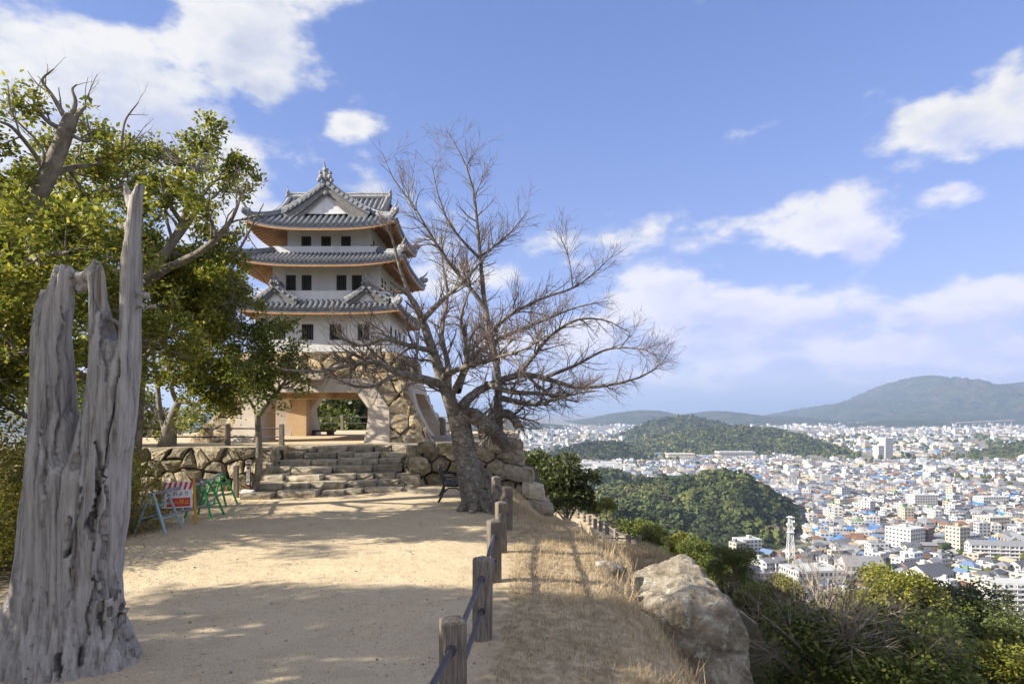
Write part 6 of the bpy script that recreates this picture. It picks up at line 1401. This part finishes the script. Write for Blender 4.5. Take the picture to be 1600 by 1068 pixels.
for x, y, sp in cand:
    cell = (int(x // 180), int(y // 180)); ang = ((cell[0] * 37 + cell[1] * 91) % 17) / 17 * .9 - .3 + (math.pi / 2 if g.random() < .4 else 0) + g.normal() * .06
    u = g.random(); big = sp / 12.5
    if u < .66:
        w_, d_, h, k, fl = g.uniform(8, 12.5), g.uniform(6.5, 8.5), g.uniform(4.6, 6.4), ('gable' if g.random() < .55 else 'hip'), 2
        wc = g.choice(['white', 'cream', 'beige', 'pale grey', 'brown'], p=[.42, .24, .14, .12, .08]); rc = g.choice(['dark grey', 'grey', 'brown', 'slate blue', 'bright blue', 'tan'], p=[.38, .34, .1, .09, .03, .06])
    elif u < .78:
        w_, d_, h, k, fl = g.uniform(10, 16), g.uniform(6, 9), g.uniform(3, 4.2), 'gable', 1; wc = g.choice(['white', 'cream', 'pale grey', 'brown']); rc = g.choice(['grey', 'dark grey', 'slate blue', 'pale', 'brown'])
    else:
        fl = int(g.choice([2, 2, 3, 3, 4, 5], p=[.3, .2, .24, .12, .1, .04])); w_, d_, h, k = g.uniform(8, 15), g.uniform(7, 11), fl * 3.0, 'flat'; wc = g.choice(['white', 'cream', 'pale grey', 'beige', 'pale blue'], p=[.58, .16, .12, .08, .06]); rc = g.choice(['pale', 'grey', 'green', 'tan'], p=[.5, .34, .08, .08])
    f = min(big, 2.0) ** .8; specs.append((x, y, ang, w_ * f, d_ * f, h * (f if k == 'flat' and y > 1800 else 1), k, str(wc), str(rc), fl))
def visible_size(s): 
    p = 800 + s[0] / s[1] * F; yb = HZ + (CZ - TZ) / s[1] * F
    if p > 1620 or (s[1] < 420 and p < 1450): return 0
    return (s[3] + s[5] * 1.5) / s[1]
order = sorted(range(len(specs)), key=lambda i: -visible_size(specs[i])); near = set(order[:270])
SH = {'gable': 'gabled', 'hip': 'hip roofed', 'flat': 'flat roofed'}; NUM = {1: 'one', 2: 'two', 3: 'three', 4: 'four', 5: 'five'}
WV, WF, CI = [], [], []
palette = [WALLS[k] for k in WALLS] + [ROOFS[k] for k in ROOFS] + [(.05, .055, .065)]; wi_ = {k: i for i, k in enumerate(WALLS)}; ri_ = {k: i + len(WALLS) for i, k in enumerate(ROOFS)}; wnd = len(palette) - 1
FV = []; FQ = []; FC = []
for i, (x, y, a, w_, d_, h, k, wc, rc, fl) in enumerate(specs):
    if i in near:
        lab = '%s storey %s town house with %s walls and %s roof' % (NUM[fl], SH[k], wc, rc) if k != 'flat' else '%s storey flat roofed town building with %s walls and %s roof' % (NUM[fl], wc, rc)
        building('town_house' if k != 'flat' else 'town_building', lab, (x, y, TZ), a, w_, d_, h, k, wc, rc, fl, group=lab.replace('town', 'near town') + 's', cat='house' if k != 'flat' else 'building')
    else:
        A, B, N = bld_geo(w_, d_, h, k, fl); parts = [(A, wi_[wc]), (B, ri_[rc])] + ([(N, wnd)] if y < 950 else [])
        for (V, Fc), ci in parts:
            o = len(FV); FV += oriented((x, y, TZ), a, V); FQ += [tuple(q + o for q in f) for f in Fc]; FC += [ci] * len(Fc)
me = mesh('far_town', FV, FQ); at = me.attributes.new('tint', 'FLOAT_COLOR', 'FACE'); pal = np.array([c4(c) for c in palette], np.float32); cc = pal[np.array(FC)]
jit = g.uniform(.88, 1.08, (len(FC), 1)).astype(np.float32); cc[:, :3] *= jit; at.data.foreach_set('color', cc.ravel())
m, nt, b = material('far_town'); ac = nt.new('ShaderNodeAttribute', attribute_name='tint'); nt.l.new(ac.outputs['Color'], b.inputs['Base Color']); b.inputs['Roughness'].default_value = .75
setp(mk('far_town', me, 'far_town'), 'densely packed houses of the town spreading over the plain', 'houses', kind='stuff')
# garden and street trees of the town
n = 2200; ty = 420 + 2600 * g.random(n) ** 1.6; tx = g.uniform(830, 1640, n); tx = (tx - 800) / F * ty; ok = np.array([not on_hill(a, b_) and gz(a, b_) < -114 for a, b_ in zip(tx, ty)]); tx, ty = tx[ok], ty[ok]
V0, F0 = ico(1); n = len(tx); rr = g.uniform(1.6, 3.6, n) * np.clip(ty / 900, 1, 2.5); off = g.random((n, 2)) * 50; nz_ = fbm(V0[None, :, 0] * 2 + off[:, :1] + V0[None, :, 2], V0[None, :, 1] * 2 + off[:, 1:], 5, 3)
V = np.stack([tx, ty, TZ + rr * 1.1], -1)[:, None] + V0[None] * rr[:, None, None] * (.55 + .9 * nz_)[..., None]
setp(mk('town_trees', npmesh('town_trees', V.reshape(-1, 3), (F0[None] + (np.arange(n) * len(V0))[:, None, None]).reshape(-1, 3)), 'crown_mass', smooth=True), 'small garden trees scattered between the town houses', 'trees', kind='stuff')

# ------------------------------------------------------------ the air: thin haze over plain and mountains
mb = MB(); mb.box((0, 0, (-118 + 430) / 2), (91500, 91500, 430 + 118)); o = mb.ob('haze', None); setp(o, 'thin pale blue haze over town and mountains', 'haze', kind='stuff')
m = bpy.data.materials.new('haze'); m.use_nodes = True; nt = NT(m.node_tree); nt.n.remove(nt.n['Principled BSDF'])
pv = nt.new('ShaderNodeVolumePrincipled'); pv.inputs['Color'].default_value = (.54, .7, 1.0, 1); pv.inputs['Density'].default_value = 1.1e-4; pv.inputs['Anisotropy'].default_value = .15
nt.l.new(pv.outputs[0], nt.n['Material Output'].inputs['Volume']); o.data.materials.append(m)
